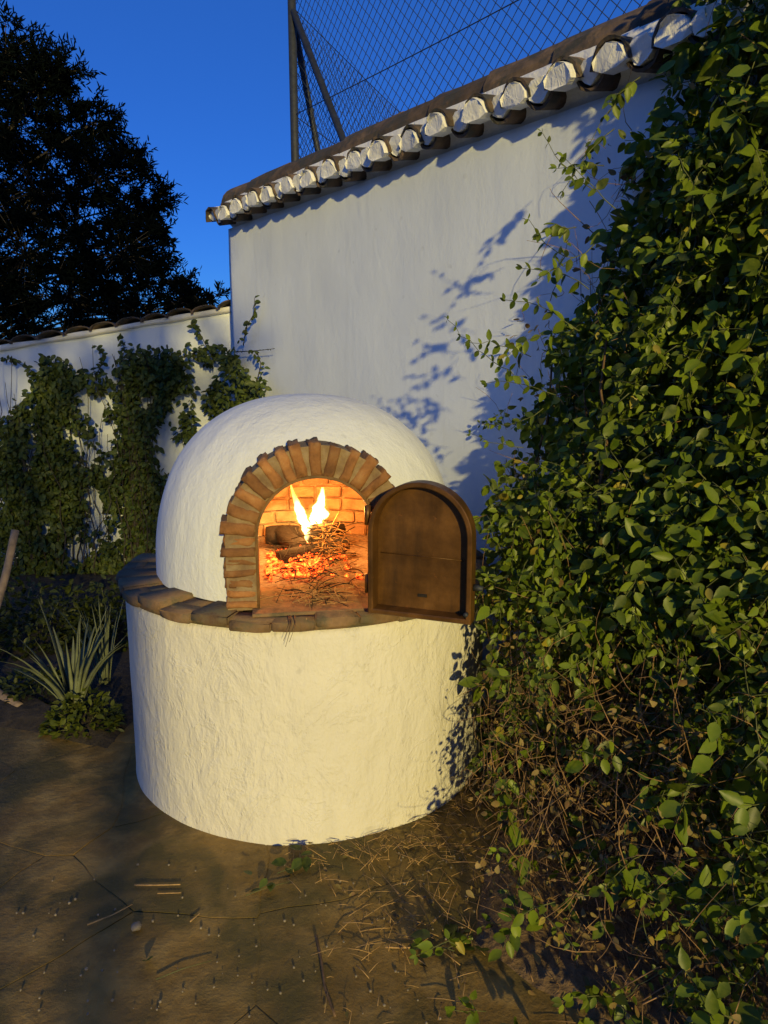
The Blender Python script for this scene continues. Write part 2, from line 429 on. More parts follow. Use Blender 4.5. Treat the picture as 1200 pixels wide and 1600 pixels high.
def plaster_panel(L, H, T, nx, nz, amp, topfn=None, seed_=0):
    """wall body: local x along, y into the wall (0 = front), z up"""
    bm = bmesh.new(); fr = []
    for j in range(nz + 1):
        row = []
        for i in range(nx + 1):
            x = L * i / nx; hh = topfn(x) if topfn else H; z = hh * j / nz
            y = amp * (noise.noise(Vector((x * 1.1 + seed_, z * .8, 0))) + .35 * noise.noise(Vector((x * 4 + seed_, z * 3, 4))))
            row.append(bm.verts.new((x, y, z)))
        fr.append(row)
    for j in range(nz):
        for i in range(nx): bm.faces.new((fr[j][i], fr[j][i + 1], fr[j + 1][i + 1], fr[j + 1][i]))
    bk = [[bm.verts.new((L * i / nx, T, (0 if j == 0 else (topfn(L * i / nx) if topfn else H)))) for i in range(nx + 1)] for j in (0, 1)]
    for i in range(nx):
        bm.faces.new((bk[0][i], bk[1][i], bk[1][i + 1], bk[0][i + 1]))
        bm.faces.new((fr[nz][i], fr[nz][i + 1], bk[1][i + 1], bk[1][i])); bm.faces.new((fr[0][i], bk[0][i], bk[0][i + 1], fr[0][i + 1]))
    bm.faces.new([fr[j][0] for j in range(nz + 1)] + [bk[1][0], bk[0][0]]); bm.faces.new([fr[j][nx] for j in range(nz + 1)][::-1] + [bk[0][nx], bk[1][nx]])
    return bm_mesh(bm, 'wall_body', True)

U0 = wall_u(wall_at(358, 400)); U1 = U0 + 5.2; EAVE = 2.50; WT = .34
def make_main_wall():
    org = wall_pt(U0, 0, 0); rz = math.atan2(U_W[1], U_W[0])
    w = empty('garden_wall', org, rz)
    tag(w, 'tall whitewashed wall with clay tile coping behind the domed oven', 'wall')
    L = U1 - U0
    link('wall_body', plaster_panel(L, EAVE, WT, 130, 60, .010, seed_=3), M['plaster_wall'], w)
    ev = [half_tile(.079, .070, .34, .010, seed_=i) for i in range(4)]; ch = [half_tile(.070, .062, .34, .010, up=False, seed_=i + 9) for i in range(4)]
    pl = [plug_mesh(.0685, .07, 1, i) for i in range(5)]; pc = [plug_mesh(.055, .07, -1, i + 7) for i in range(5)]
    rd = [half_tile(.120, .090, .44, .015, seed_=i + 30) for i in range(4)]
    r = random.Random(5); SPC = .215; n = int(L / SPC) + 1
    slope = R(10)
    for i in range(n):
        x = i * SPC + r.uniform(-.012, .012) - .045
        # cover tile, mouth facing out of the wall, and its plug
        tl = R(r.uniform(-2.5, 2.5)); ov = -.112 + r.uniform(-.012, .012)
        mt = Matrix.Translation((x, ov, EAVE + .045 + r.uniform(-.005, .005))) @ Matrix.Rotation(tl, 4, 'Z') @ Matrix.Rotation(slope, 4, 'X')
        link('cover_tile', ev[i % 4], M['tile'], w, mt)
        if i > 0:
            link('mortar_plug', pl[i % 5], M['mortar_white'], w, mt @ Matrix.Translation((r.uniform(-.003, .003), -.010 + r.uniform(-.006, .006), r.uniform(-.004, .002))))
        else:
            link('mortar_plug', pl[i % 5], M['mortar_white'], w, mt @ Matrix.Translation((0, .03, .016)))
        if i < n - 1:
            mt = Matrix.Translation((x + SPC / 2, -.098 + r.uniform(-.015, .01), EAVE + .074 + r.uniform(-.006, .004))) @ Matrix.Rotation(R(r.uniform(-3, 3)), 4, 'Z') @ Matrix.Rotation(slope, 4, 'X')
            link('channel_tile', ch[i % 4], M['tile'], w, mt)
            link('mortar_plug', pc[i % 5], M['mortar_white'], w, mt @ Matrix.Translation((0, .002 + r.uniform(-.006, .008), 0)))
    # ridge tiles along the top, each lapping over the last, on a white bed
    bm = bmesh.new(); k = 110; rows = []
    prof = [(-.045, EAVE + .085), (-.040, EAVE + .158), (-.01, EAVE + .178), (.27, EAVE + .178), (.29, EAVE + .0), (.05, EAVE + .0)]
    for i in range(k + 1):
        x = L * i / k
        rows.append([bm.verts.new((x, y + .010 * noise.noise(Vector((x * 6, j * 2.0, 0))), z + .007 * noise.noise(Vector((x * 5, j * 3.0, 7))))) for j, (y, z) in enumerate(prof)])
    for a, b in zip(rows, rows[1:]):
        for j in range(len(prof)):
            j2 = (j + 1) % len(prof); bm.faces.new((a[j], b[j], b[j2], a[j2]))
    bm.faces.new(rows[0]); bm.faces.new(rows[-1][::-1])
    link('mortar_bed', bm_mesh(bm, 'mortar_bed', True), M['mortar_white'], w)
    m = int(L / .36) + 1
    for i in range(m):
        mt = Matrix.Translation((i * .36 - .02 + r.uniform(-.015, .015), .085 + r.uniform(-.006, .006), EAVE + .148 + r.uniform(-.004, .004))) @ Matrix.Rotation(R(-90 + r.uniform(-1.2, 1.2)), 4, 'Z') @ Matrix.Rotation(R(r.uniform(3.0, 4.6)), 4, 'X')
        link('ridge_tile', rd[i % 4], M['tile'], w, mt)
    return w
main_wall = make_main_wall()

# lower wall on the left, top falling slightly to the left
LW0 = np.array([-1.22, 5.62, 0]); LW1 = np.array([-4.6, 5.35, 0])
LW_U = (LW0 - LW1) / np.linalg.norm(LW0 - LW1); LW_N = np.array([LW_U[1], -LW_U[0], 0.0])
def lw_at(x, y, d=0.0): return at_plane(x, y, LW1 + LW_N * d, LW_N)
def make_left_wall():
    a = lw_at(0, 541); b = lw_at(358, 480)
    sl = (b[2] - a[2]) / float((b - a) @ LW_U)
    L = 3.9; org = LW1
    top = lambda x: a[2] + sl * (x - float((a - LW1) @ LW_U))
    w = empty('garden_wall', org, math.atan2(LW_U[1], LW_U[0]))
    tag(w, 'lower whitewashed wall under the dark tree, half covered by dark climbing vine', 'wall')
    link('wall_body', plaster_panel(L, 2, .3, 80, 30, .012, top, 20), M['plaster_wall'], w)
    r = random.Random(8); tl = [half_tile(.10, .085, .44, .014, seed_=i + 50) for i in range(4)]
    pitch = math.atan(sl)
    x = -.05; i = 0
    while x < L - .1:
        mt = Matrix.Translation((x, -.06 + r.uniform(-.02, .01), top(x) - .006 + r.uniform(-.006, .006))) @ Matrix.Rotation(-pitch, 4, 'Y') @ Matrix.Rotation(R(r.uniform(-3, 3)), 4, 'Z') @ Matrix.Diagonal((1, 1, .45, 1))
        link('cover_tile', tl[i % 4], M['tile'], w, mt); x += .185 + r.uniform(-.01, .01); i += 1
    bm = bmesh.new(); rows = []
    for q in range(81):
        xx = L * q / 80; z = top(xx)
        rows.append([bm.verts.new((xx, y + .012 * noise.noise(Vector((xx * 5, j, 0))), z + dz + .010 * noise.noise(Vector((xx * 4, j * 3, 2))))) for j, (y, dz) in enumerate([(-.03, -.035), (-.035, .000), (.34, .006), (.33, -.04)])])
    for p_, q_ in zip(rows, rows[1:]):
        for j in range(4): bm.faces.new((p_[j], q_[j], q_[(j + 1) % 4], p_[(j + 1) % 4]))
    bm.faces.new(rows[0]); bm.faces.new(rows[-1][::-1])
    link('mortar_bed', bm_mesh(bm, 'mortar_bed', True), M['mortar_white'], w)
    return w
left_wall = make_left_wall()

# ------------------------------------------------------------------ chain-link fence behind the wall
def make_fence():
    dF = -.62
    base = wall_at(459, 150, dF); base[2] = 0
    f = empty('chain_link_fence', base); tag(f, 'dark chain-link fence with braced corner post rising behind the tiled wall', 'fence')
    top = wall_at(457, 4, dF)[2]
    dB = at_depth(1052, 580, 1.0) - CAM; dB[2] = 0; dB /= np.linalg.norm(dB)
    dA = U_W
    def post(name, p, q, r):
        t = Tubes(10); t.add([p, (np.array(p) + q) / 2, q], r); return t.build(name, M['post'], f)
    Z = np.array([0, 0, 1.0])
    post('post', (0, 0, 0), Z * (top + .75), .030)
    post('brace', dA * .02 + Z * (top - .06), dA * 2.55, .024)
    post('brace', dB * .02 + Z * (top - .10), dB * 1.9, .024)
    post('post', dA * 4.4, dA * 4.4 + Z * (top + .75), .03); post('post', dB * 5.0, dB * 5.0 + Z * top, .03)
    def meshpanel(D, L, z0, z1, cell, r, off):
        t = Tubes(3); H = z1 - z0; Nn = np.array([-D[1], D[0], 0])
        w = cell / math.sqrt(2) * 1.0
        step = 2 * w
        for sgn in (1, -1):
            a = -H
            while a < L + H:
                # line u = a + sgn*v (sgn 1) or u = a - v + H
                u0 = a if sgn == 1 else a + H; u1 = u0 + sgn * H; v0, v1 = 0.0, H
                def clip(u0, v0, u1, v1):
                    if u0 > u1: u0, v0, u1, v1 = u1, v1, u0, v0
                    if u1 <= 0 or u0 >= L: return None
                    if u0 < 0: v0 += (v1 - v0) * (0 - u0) / (u1 - u0); u0 = 0
                    if u1 > L: v1 += (v0 - v1) * (u1 - L) / (u1 - u0); u1 = L
                    return u0, v0, u1, v1
                c = clip(u0, v0, u1, v1)
                if c:
                    u0, v0, u1, v1 = c; ln = math.hypot(u1 - u0, v1 - v0)
                    if ln > .02:
                        kk = max(2, int(ln / .18)); tt = np.linspace(0, 1, kk)
                        sag = .007 * np.array([[noise.noise(Vector(((u0 + (u1 - u0) * q) * 3, (v0 + (v1 - v0) * q) * 3, 5 + sgn))) for q in tt]]).T
                        pts = (D[None] * (u0 + (u1 - u0) * tt)[:, None] + Z[None] * (z0 + v0 + (v1 - v0) * tt)[:, None] + Nn[None] * (off + sgn * .0018) + Z[None] * sag)
                        t.add(pts, r)
                a += step
        return t
    t = meshpanel(dA, 4.4, 1.2, top + .72, .056, .0023, .035)
    o = t.build('wire_mesh', M['wire'], f); tag(o, kind='stuff')
    t = meshpanel(dB, 5.0, 1.2, top - .02, .056, .0023, .03)
    o = t.build('wire_mesh', M['wire'], f); tag(o, kind='stuff')
    for D, zz in ((dA, wall_at(515, 150, dF)[2]), (dA, top + .72), (dB, wall_at(515, 150, dF)[2]), (dB, top - .02)):
        t = Tubes(5); L = 4.4 if D is dA else 5
        t.add([D * (L * s) + Z * (zz - .03 * math.sin(math.pi * s)) for s in np.linspace(0, 1, 9)], .0034); t.build('tension_wire', M['wire'], f)
make_fence()

# ------------------------------------------------------------------ the oven
toC = -OVEN[:2] / np.linalg.norm(OVEN[:2]); ang0 = math.atan2(toC[1], toC[0]) + R(3.0)   # direction the mouth faces
FD = np.array([math.cos(ang0), math.sin(ang0), 0.0]); RT = np.array([-FD[1], FD[0], 0.0])
# local frame: x to the viewer's right, y into the oven, z up
oven = empty('pizza_oven', OVEN, math.atan2(RT[1], RT[0]))
tag(oven, 'white domed wood-fired oven with brick arch on a round plastered base', 'oven')
RB, ZL, RD, HD = .716, .790, .595, .676          # base radius, ledge top, dome radius, dome height
ZH = ZL - .004
SILL = .790; SPR = 1.026; RI, RO = .196, .298; FACE = .610   # arch
def lathe(prof, n, name, mat, keep=None, wob=0.0, a0=0, a1=2 * math.pi, sd_=0.0):
    bm = bmesh.new(); closed = abs(a1 - a0 - 2 * math.pi) < 1e-6; m = n if closed else n + 1; rows = []
    for r_, z in prof:
        row = []
        for i in range(m):
            a = a0 + (a1 - a0) * i / n; x, y = math.cos(a), math.sin(a)
            q = r_ + (wob * (noise.noise(Vector((x * 2.2 + sd_, y * 2.2, z * 2.2))) + .45 * noise.noise(Vector((x * 7, y * 7 + sd_, z * 6)))) if r_ > .05 else 0)
            row.append(bm.verts.new((x * q, y * q, z)))
        rows.append(row)
    for a, b in zip(rows, rows[1:]):
        for i in range(n):
            i2 = (i + 1) % m; fc = (a[i], a[i2], b[i2], b[i])
            c = sum((v.co for v in fc), Vector()) / 4
            if keep is None or keep(c): bm.faces.new(fc)
    bmesh.ops.remove_doubles(bm, verts=bm.verts, dist=1e-5)
    for v in [v for v in bm.verts if not v.link_faces]: bm.verts.remove(v)
    return link(name, bm_mesh(bm, name, True), mat, oven)
base_prof = [(.02, -.03), (RB + .004, -.03), (RB + .002, .0)] + [(RB, z) for z in np.linspace(.03, ZL - .07, 26)] + [(RB - .004, ZL - .045), (.02, ZL - .045)]
lathe(base_prof, 160, 'base', M['plaster'], wob=.0065)
def dome_r(h, Rr, Hh, e=2.35): return Rr * max(0, 1 - (h / Hh) ** e) ** (1 / e)
def outside_mouth(c, lim):
    if c.y > 0: return True
    x, z = c.x, c.z
    if z < SPR: return abs(x) > lim
    return math.hypot(x, z - SPR) > lim
hs = [HD * math.sin(t) for t in np.linspace(0, math.pi / 2, 60)]
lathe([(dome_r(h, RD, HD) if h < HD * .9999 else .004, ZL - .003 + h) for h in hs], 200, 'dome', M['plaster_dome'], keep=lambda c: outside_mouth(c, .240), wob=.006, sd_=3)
# fire chamber lining and its bricks
ch_shell = lathe([(dome_r(h, .515, .53) if h < .5299 else .004, ZL + .002 + h) for h in [.53 * math.sin(t) for t in np.linspace(0, math.pi / 2, 28)]], 90, 'fire_chamber', M['mortar'], keep=lambda c: outside_mouth(c, .225))
lb = [bm_mesh(box_bm(.118, .03, .052, .006, 1, .003, random.Random(i)), 'lining_brick') for i in range(5)]
for row in range(8):
    h = .03 + row * .060; rr = dome_r(h, .505, .52)
    tilt = math.atan2(dome_r(h - .02, .505, .52) - dome_r(h + .02, .505, .52), .04) if row else 0
    nb = max(6, int(math.pi * 1.35 * rr / .128))
    for i in range(nb):
        a = math.pi / 2 + (i + .5 * (row % 2) - nb / 2) * .128 / rr
        mt = Matrix.Translation((math.cos(a) * rr, math.sin(a) * rr, ZL + h)) @ Matrix.Rotation(a - math.pi / 2, 4, 'Z') @ Matrix.Rotation(tilt, 4, 'X')
        link('lining_brick', lb[(i * 3 + row) % 5], M['lining'], ch_shell, mt)
# hearth floor
bm = bmesh.new(); bmesh.ops.create_circle(bm, cap_ends=True, segments=64, radius=.52)
fl = link('hearth', bm_mesh(bm, 'hearth'), M['ash'], oven); fl.location = (0, 0, ZL + .004)
bm = box_bm(.43, .30, .012, .002); o = link('hearth_slab', bm_mesh(bm, 'hearth_slab'), M['ledge_brick'], oven); o.location = (0, -.52, ZL - .001)
# arch: mortar core + bricks
def arch_solid(ri, ro, y0, y1, name, mat, seg=28, zb=SILL, parent=oven, jit=0):
    bm = bmesh.new(); pts = [(1, zb)] + [(math.cos(math.pi * i / seg), SPR + 0, math.sin(math.pi * i / seg)) for i in range(seg + 1)] + [(-1, zb)]
    def ring(r_, y):
        out = [bm.verts.new((r_, y, zb))]
        for i in range(seg + 1): out.append(bm.verts.new((math.cos(math.pi * i / seg) * r_, y, SPR + math.sin(math.pi * i / seg) * r_)))
        out.append(bm.verts.new((-r_, y, zb))); return out
    a, b, c, d = ring(ri, y0), ring(ro, y0), ring(ro, y1), ring(ri, y1); n = len(a)
    for i in range(n - 1):
        for p, q in ((a, b), (b, c), (c, d), (d, a)): bm.faces.new((p[i], p[i + 1], q[i + 1], q[i]))
    for i in (0, n - 1): bm.faces.new((a[i], b[i], c[i], d[i]))
    if jit:
        for v in bm.verts: v.co += Vector((noise.noise(v.co * 20), noise.noise(v.co * 20 + Vector((5, 0, 0))), noise.noise(v.co * 20 + Vector((0, 9, 0))))) * jit
    return link(name, bm_mesh(bm, name), mat, parent)
arch_solid(RI + .002, RO - .006, -FACE + .004, -.38, 'arch_mortar', M['mortar'], 40, jit=.006)
def rough_brick(sx, sy, sz, sd_):
    bm = bmesh.new(); bmesh.ops.create_cube(bm, size=1.0); bmesh.ops.subdivide_edges(bm, edges=bm.edges[:], cuts=3, use_grid_fill=True)
    for v in bm.verts:
        c = v.co.copy(); q = c.normalized() * .5
        e = sum(abs(abs(x) - .5) < .01 for x in c)
        v.co = Vector((c.x * sx, c.y * sy, c.z * sz)) * (1 - (.035 if e > 1 else 0))
        if e > 1: v.co.z *= .93; v.co.y *= .98
        v.co += Vector((noise.noise(c * 3 + Vector((sd_, 0, 0))), noise.noise(c * 3 + Vector((0, sd_, 5))), noise.noise(c * 3 + Vector((9, 0, sd_))))) * .0065
    return bm_mesh(bm, 'brick', True)
bl = [rough_brick(.104, .18, .038, i * 7.3) for i in range(8)]
rb = random.Random(12)
nv = 15 
for i in range(nv):
    a = math.pi * (i + .5) / nv + R(rb.uniform(-1.5, 1.5)); rm = (RI + RO) / 2 + rb.uniform(-.006, .008)
    mt = Matrix.Translation((math.cos(a) * rm, -FACE + .088 + rb.uniform(-.009, .007), SPR + math.sin(a) * rm)) @ Matrix.Rotation(-a + R(rb.uniform(-3, 3)), 4, 'Y') @ Matrix.Diagonal((rb.uniform(.97, 1.12), 1, rb.uniform(.85, 1.12), 1))
    link('brick', bl[i % 8], M['brick'], oven, mt)
for s in (-1, 1):
    for k in range(7):
        z = SILL + .018 + k * .0350
        mt = Matrix.Translation((s * ((RI + RO) / 2 + rb.uniform(-.003, .010)), -FACE + .088 + rb.uniform(-.008, .006), z)) @ Matrix.Rotation(R(rb.uniform(-2.5, 2.5)), 4, 'Y') @ Matrix.Rotation(R(rb.uniform(-3, 3)), 4, 'Z') @ Matrix.Diagonal((rb.uniform(.98, 1.1), 1, rb.uniform(.66, .84), 1))
        link('brick', bl[(k * 3 + s) % 8], M['brick'], oven, mt)
arch_solid(RI - .006, RI + .003, -FACE - .006, -.46, 'opening_frame', M['door'], 40, zb=SILL + .001)
# ledge of bricks laid flat round the rim
r = random.Random(21); aL0 = R(-200); aL1 = R(17); arc = .13; nl = int((aL1 - aL0) * (RB) / arc)
lbm = []
for i in range(5):
    rr_ = random.Random(i + 70); da = (aL1 - aL0) / nl * .5 * .997; ro = RB + .020; ri = RD - .09
    bm = bmesh.new(); ring = []
    for z in (-.015, .015):
        for (q, a) in ((ri, -da), (ri, da), (ro, da), (ro + .002, da * .33), (ro + .002, -da * .33), (ro, -da)):
            ring.append(bm.verts.new((math.cos(a) * (q + rr_.uniform(-.004, .004)), math.sin(a) * q, z + rr_.uniform(-.0015, .0015))))
    b_, t_ = ring[:6], ring[6:]
    bm.faces.new(b_[::-1]); bm.faces.new(t_)
    for k in range(6): bm.faces.new((b_[k], b_[(k + 1) % 6], t_[(k + 1) % 6], t_[k]))
    bmesh.ops.bevel(bm, geom=bm.edges[:], offset=.004, segments=2, affect='EDGES')
    lbm.append(bm_mesh(bm, 'ledge_brick', True))
for i in range(nl):
    a = aL0 + (aL1 - aL0) * (i + .5) / nl
    mt = Matrix.Rotation(a, 4, 'Z') @ Matrix.Translation((r.uniform(-.003, .003), 0, ZL - .015 + r.uniform(-.0015, .0015))) @ Matrix.Rotation(R(r.uniform(-1, 1)), 4, 'Y')
    link('ledge_brick', lbm[i % 5], M['ledge_brick'], oven, mt)
lathe([(RB - .06, ZL - .046), (RB + .006, ZL - .040), (RB + .008, ZL - .010), (RB - .06, ZL - .006), (RB - .06, ZL - .046)], 120, 'ledge_mortar', M['ledge_brick'], a0=aL0 + .01, a1=aL1 - .01, wob=.004)

# door: arched steel tray, hinged on the right jamb, swung right round
def make_door():
    P0 = at_z(583, 951, SILL + .012); P1 = at_z(737, 969, SILL + .012)
    d = P1 - P0; W = float(np.linalg.norm(d[:2])); W = max(.33, W)
    dr = empty('door_pivot', (0, 0, 0)); bpy.data.objects.remove(dr)
    rr = W / 2; hs_ = 1.226 - (SILL + .012) - rr
    Minv = (Matrix.Translation(OVEN) @ Matrix.Rotation(math.atan2(RT[1], RT[0]), 4, 'Z')).inverted()
    mw = Matrix.Translation(Vector(P0)) @ Matrix.Rotation(math.atan2(d[1], d[0]), 4, 'Z')   # x along door, -y towards viewer
    prof = [(0, 0)] + [(0, hs_ * .5), (0, hs_)] + [(rr - math.cos(math.pi * i / 24) * rr, hs_ + math.sin(math.pi * i / 24) * rr) for i in range(1, 24)] + [(W, hs_), (W, hs_ * .5), (W, 0)]
    bm = bmesh.new(); cx, cz = rr, hs_ * .8
    def ring(s, y): return [bm.verts.new((cx + (x - cx) * (1 - s / rr), y, (z + s * (1 if z < .01 else 0) - s * .0 if z < .01 else hs_ + (z - hs_) * (1 - s / rr)) )) for x, z in prof]
    rings = [ring(0, .006), ring(0, -.045), ring(.003, -.048), ring(.013, -.048), ring(.016, -.045), ring(.018, .000)]
    n = len(prof)
    for a, b in zip(rings, rings[1:]):
        for i in range(n): bm.faces.new((a[i], a[(i + 1) % n], b[(i + 1) % n], b[i]))
    bm.faces.new(rings[0][::-1]); bm.faces.new(rings[-1])
    door = link('door', bm_mesh(bm, 'door'), M['door'], oven, Minv @ mw)
    # details under the door
    t = Tubes(6); t.add([(.03, -.006, .19), (rr, -.004, .188), (W - .034, -.006, .186)], .0016); t.build('weld_seam', M['door'], door)
    for z in (.06, hs_ + .02):
        t = Tubes(10); t.add([(-.010, -.020, z), (-.010, -.020, z + .03), (-.010, -.020, z + .06)], .010); t.build('hinge', M['door'], door)
    t = Tubes(8); t.add([(W + .002, -.02, .11), (W + .016, -.02, .11), (W + .030, -.02, .108)], .011, .008); t.build('latch', M['post'], door)
    bm = box_bm(.03, .004, .010, .001); o = link('rivet_plate', bm_mesh(bm, 'rivet_plate'), M['char'], door); o.location = (W * .5, -.002, .062)
    t = Tubes(8); t.add([(W - .012, -.05, .035), (W - .012, -.058, .035), (W - .012, -.064, .035)], .007); t.build('bolt', M['post'], door)
    return door
make_door()

# ------------------------------------------------------------------ the fire
def oven_pt(x, y, z): return OVEN + RT * x - FD * y + np.array([0, 0, z])
def flame_mat(name, hot, cool, strength, h):
    m = bpy.data.materials.new(name); m.use_nodes = True; nt = m.node_tree; nt.nodes.clear()
    out = N(nt, 'ShaderNodeOutputMaterial'); em = N(nt, 'ShaderNodeEmission')
    tc = N(nt, 'ShaderNodeTexCoord'); sx = N(nt, 'ShaderNodeSeparateXYZ'); nt.links.new(tc.outputs['Object'], sx.inputs[0])
    mr = N(nt, 'ShaderNodeMapRange'); mr.inputs[1].default_value = 0; mr.inputs[2].default_value = h; nt.links.new(sx.outputs['Z'], mr.inputs[0])
    nz = noise_n(nt, coord(nt, 'Object', (1, 1, .35)), 38, 3, .6, .6)
    c = ramp(nt, mr.outputs[0], [(0, cool), (.25, hot), (.7, hot), (1, cool)])
    nt.links.new(c, em.inputs[0])
    st = ramp(nt, nz, [(.30, (.08, .08, .08)), (.62, (1, 1, 1))])
    nt.links.new(math_n(nt, 'MULTIPLY', st, strength), em.inputs[1])
    nt.links.new(em.outputs[0], out.inputs['Volume']); return m
FM = flame_mat('flame', (1, .66, .22), (1, .36, .05), 300, .26)
FM2 = flame_mat('flame_halo', (1, .34, .04), (1, .22, .02), 10, .26)
def flame(path, radii, name, mat, parent=None, loc=(0, 0, 0)):
    bm = bmesh.new(); k = 14; rows = []
    for i, ((x, y, z), q) in enumerate(zip(path, radii)):
        rows.append([bm.verts.new((x + q * math.cos(w) * (1 + .75 * noise.noise(Vector((math.cos(w) * 1.3, math.sin(w) * 1.3 + x * 9, z * 38)))), y + q * .8 * math.sin(w), z)) for w in [2 * math.pi * j / k for j in range(k)]])
    for a, b in zip(rows, rows[1:]):
        for j in range(k): bm.faces.new((a[j], a[(j + 1) % k], b[(j + 1) % k], b[j]))
    bm.faces.new(rows[0]); bm.faces.new(rows[-1])
    o = link(name, bm_mesh(bm, name, True), mat, parent); o.location = loc
    return o
def flame_path(x0, x1, z, h, q, bend, n=26):
    P = []; Q = []
    for i in range(n):
        t = i / (n - 1); P.append((x0 + (x1 - x0) * t + bend * math.sin(t * 5), .008 * math.sin(t * 7), h * t))
        Q.append(max(.0012, q * (math.sin(math.pi * min(1, t * .80 + .16)) ** .8) * (1 - .25 * math.sin(t * 9))))
    return P, Q
rotO = math.atan2(RT[1], RT[0])
for (pb, pt, q, bend, YY, lab) in (((487, 866), (457, 757), .0200, .007, 2.93, 'thin slanting yellow flame rising from the fire inside the oven'),
                              ((494, 846), (502, 762), .0290, -.006, 3.00, 'broad upright yellow flame beside the slanting flame in the oven')):
    A = at_depth(*pb, YY); B = at_depth(*pt, YY)
    P, Q = flame_path(0, float((B - A) @ RT), 0, float(B[2] - A[2]), q, bend)
    fo = flame(P, Q, 'flame', FM, None, A); fo.rotation_euler = (0, 0, rotO); tag(fo, lab, 'flame', 'flames in the oven')
    flame(P, [x * 1.6 + .003 for x in Q], 'flame_edge', FM2, fo)
fire_l = bpy.data.lights.new('fire_light', 'POINT'); fire_l.energy = 15.0; fire_l.color = (1.0, .40, .085); fire_l.shadow_soft_size = .07
fo = bpy.data.objects.new('fire_light', fire_l); COL.objects.link(fo); fo.location = oven_pt(.0, -.02, ZL + .30)

def ember_mat():
    m, nt, b = new_mat('ember'); v = coord(nt); n1 = noise_n(nt, v, 45, 4, .7)
    nt.links.new(ramp(nt, n1, [(.3, (.01, .006, .005)), (.7, (.05, .02, .012))]), b.inputs['Base Color'])
    nt.links.new(ramp(nt, n1, [(.40, (0, 0, 0)), (.50, (1, .05, .005)), (.66, (1, .20, .02))]), b.inputs['Emission Color'])
    b.inputs['Emission Strength'].default_value = 3.6; b.inputs['Roughness'].default_value = .9; return m
M['ember'] = ember_mat()
def lump(rad, seed_, amp=.35, sub=2):
    bm = bmesh.new(); bmesh.ops.create_icosphere(bm, subdivisions=sub, radius=rad)
    for v in bm.verts: v.co *= 1 + amp * noise.noise(v.co.normalized() * 1.6 + Vector((seed_ * 3.1, 0, 0)))
    return bm
bm = bmesh.new(); rr = random.Random(4)
for i in range(240):
    g = lump(rr.uniform(.005, .015), i, .6, 1); x = rr.gauss(-.035, .07); y = rr.uniform(-.32, .12)
    x = max(-.16, min(.17, x)); zt = ZL + .015 + .04 * math.exp(-(x * x) / .006) * rr.random()
    for v in g.verts: v.co = Vector(oven_pt(x, y, zt)) + v.co * 1.0
    me = bpy.data.meshes.new('t'); g.to_mesh(me); g.free(); bm.from_mesh(me); bpy.data.meshes.remove(me)
o = link('ember_bed', bm_mesh(bm, 'ember_bed'), M['ember']); tag(o, 'glowing orange embers on the oven floor', 'embers', kind='stuff')
def log_mesh(L, rad, seed_):
    bm = bmesh.new(); k = 14; m = 12; rows = []
    for i in range(m + 1):
        t = i / m; e = 1 if 0 < i < m else .9
        rows.append([bm.verts.new((L * (t - .5), rad * e * math.cos(w) * (1 + .30 * noise.noise(Vector((math.cos(w) * 1.5, math.sin(w) * 1.5, t * 2 + seed_)))), rad * e * math.sin(w) * (1 + .30 * noise.noise(Vector((math.cos(w) * 1.5, math.sin(w) * 1.5, t * 2 + seed_)))))) for w in [2 * math.pi * j / k for j in range(k)]])
    for a, b in zip(rows, rows[1:]):
        for j in range(k): bm.faces.new((a[j], a[(j + 1) % k], b[(j + 1) % k], b[j]))
    bm.faces.new(rows[0]); bm.faces.new(rows[-1]); return bm_mesh(bm, 'log', True)
for (x, y, z, L, q, rz, ry, lab) in ((.085, .10, .085, .24, .048, 62, 8, 'thick charred log propped at the hinge side of the fire'),
                                (-.065, .12, .055, .24, .036, -70, 5, 'charred log glowing below on the open side of the fire'),
                                (.02, -.02, .045, .30, .030, 15, -6, 'thin blackened log lying across the embers'),
                                (-.02, .24, .05, .30, .04, 5, 3, 'charred log lying at the back of the fire')):
    o = link('log', log_mesh(L, q, x * 40), M['char']); o.location = oven_pt(x, y, ZL + z)
    o.rotation_euler = (0, R(ry), rotO + R(rz)); tag(o, lab, 'log', 'logs in the oven')
# straw and thin prunings in the mouth
t = Tubes(4); t2 = Tubes(4); rr = random.Random(9)
for i in range(520):
    x = max(-.15, min(.155, rr.gauss(.0, .075))); y = rr.uniform(-.62, -.05); z = .008 + abs(rr.gauss(0, .018)) + (.06 * rr.random() if y > -.42 else 0)
    if i > 330: x = max(-.15, min(.16, rr.gauss(.055, .055))); y = rr.uniform(-.3, .0); z = rr.uniform(.02, .17)
    if x < .03 and y > -.42 and z > .022 and i % 3: continue
    a = rr.uniform(0, math.pi); L = rr.uniform(.05, .16); c = np.array(oven_pt(x, y, ZL + z)); pts = []
    ux = np.array([math.cos(a), math.sin(a), rr.uniform(-.10, .3) if y > -.4 else rr.uniform(-.05, .12)]); cv = np.array([rr.uniform(-.05, .05), rr.uniform(-.05, .05), rr.uniform(0, .04)])
    for s in np.linspace(-.5, .5, 6): 
        p = c + ux * L * s + cv * (.25 - s * s); p[2] = max(p[2], ZL + .010); pts.append(p)
    (t if i % 3 else t2).add(pts, rr.uniform(.0006, .0012) if i % 3 else rr.uniform(.0008, .0022))
tag(t2.build('twig_heap', M['char']), 'dark charred twigs tangled over the fire', 'twigs', kind='stuff')
o = t.build('straw_heap', M['straw']); tag(o, 'tangled dry straw and thin prunings spilling over the oven sill', 'straw', kind='stuff')
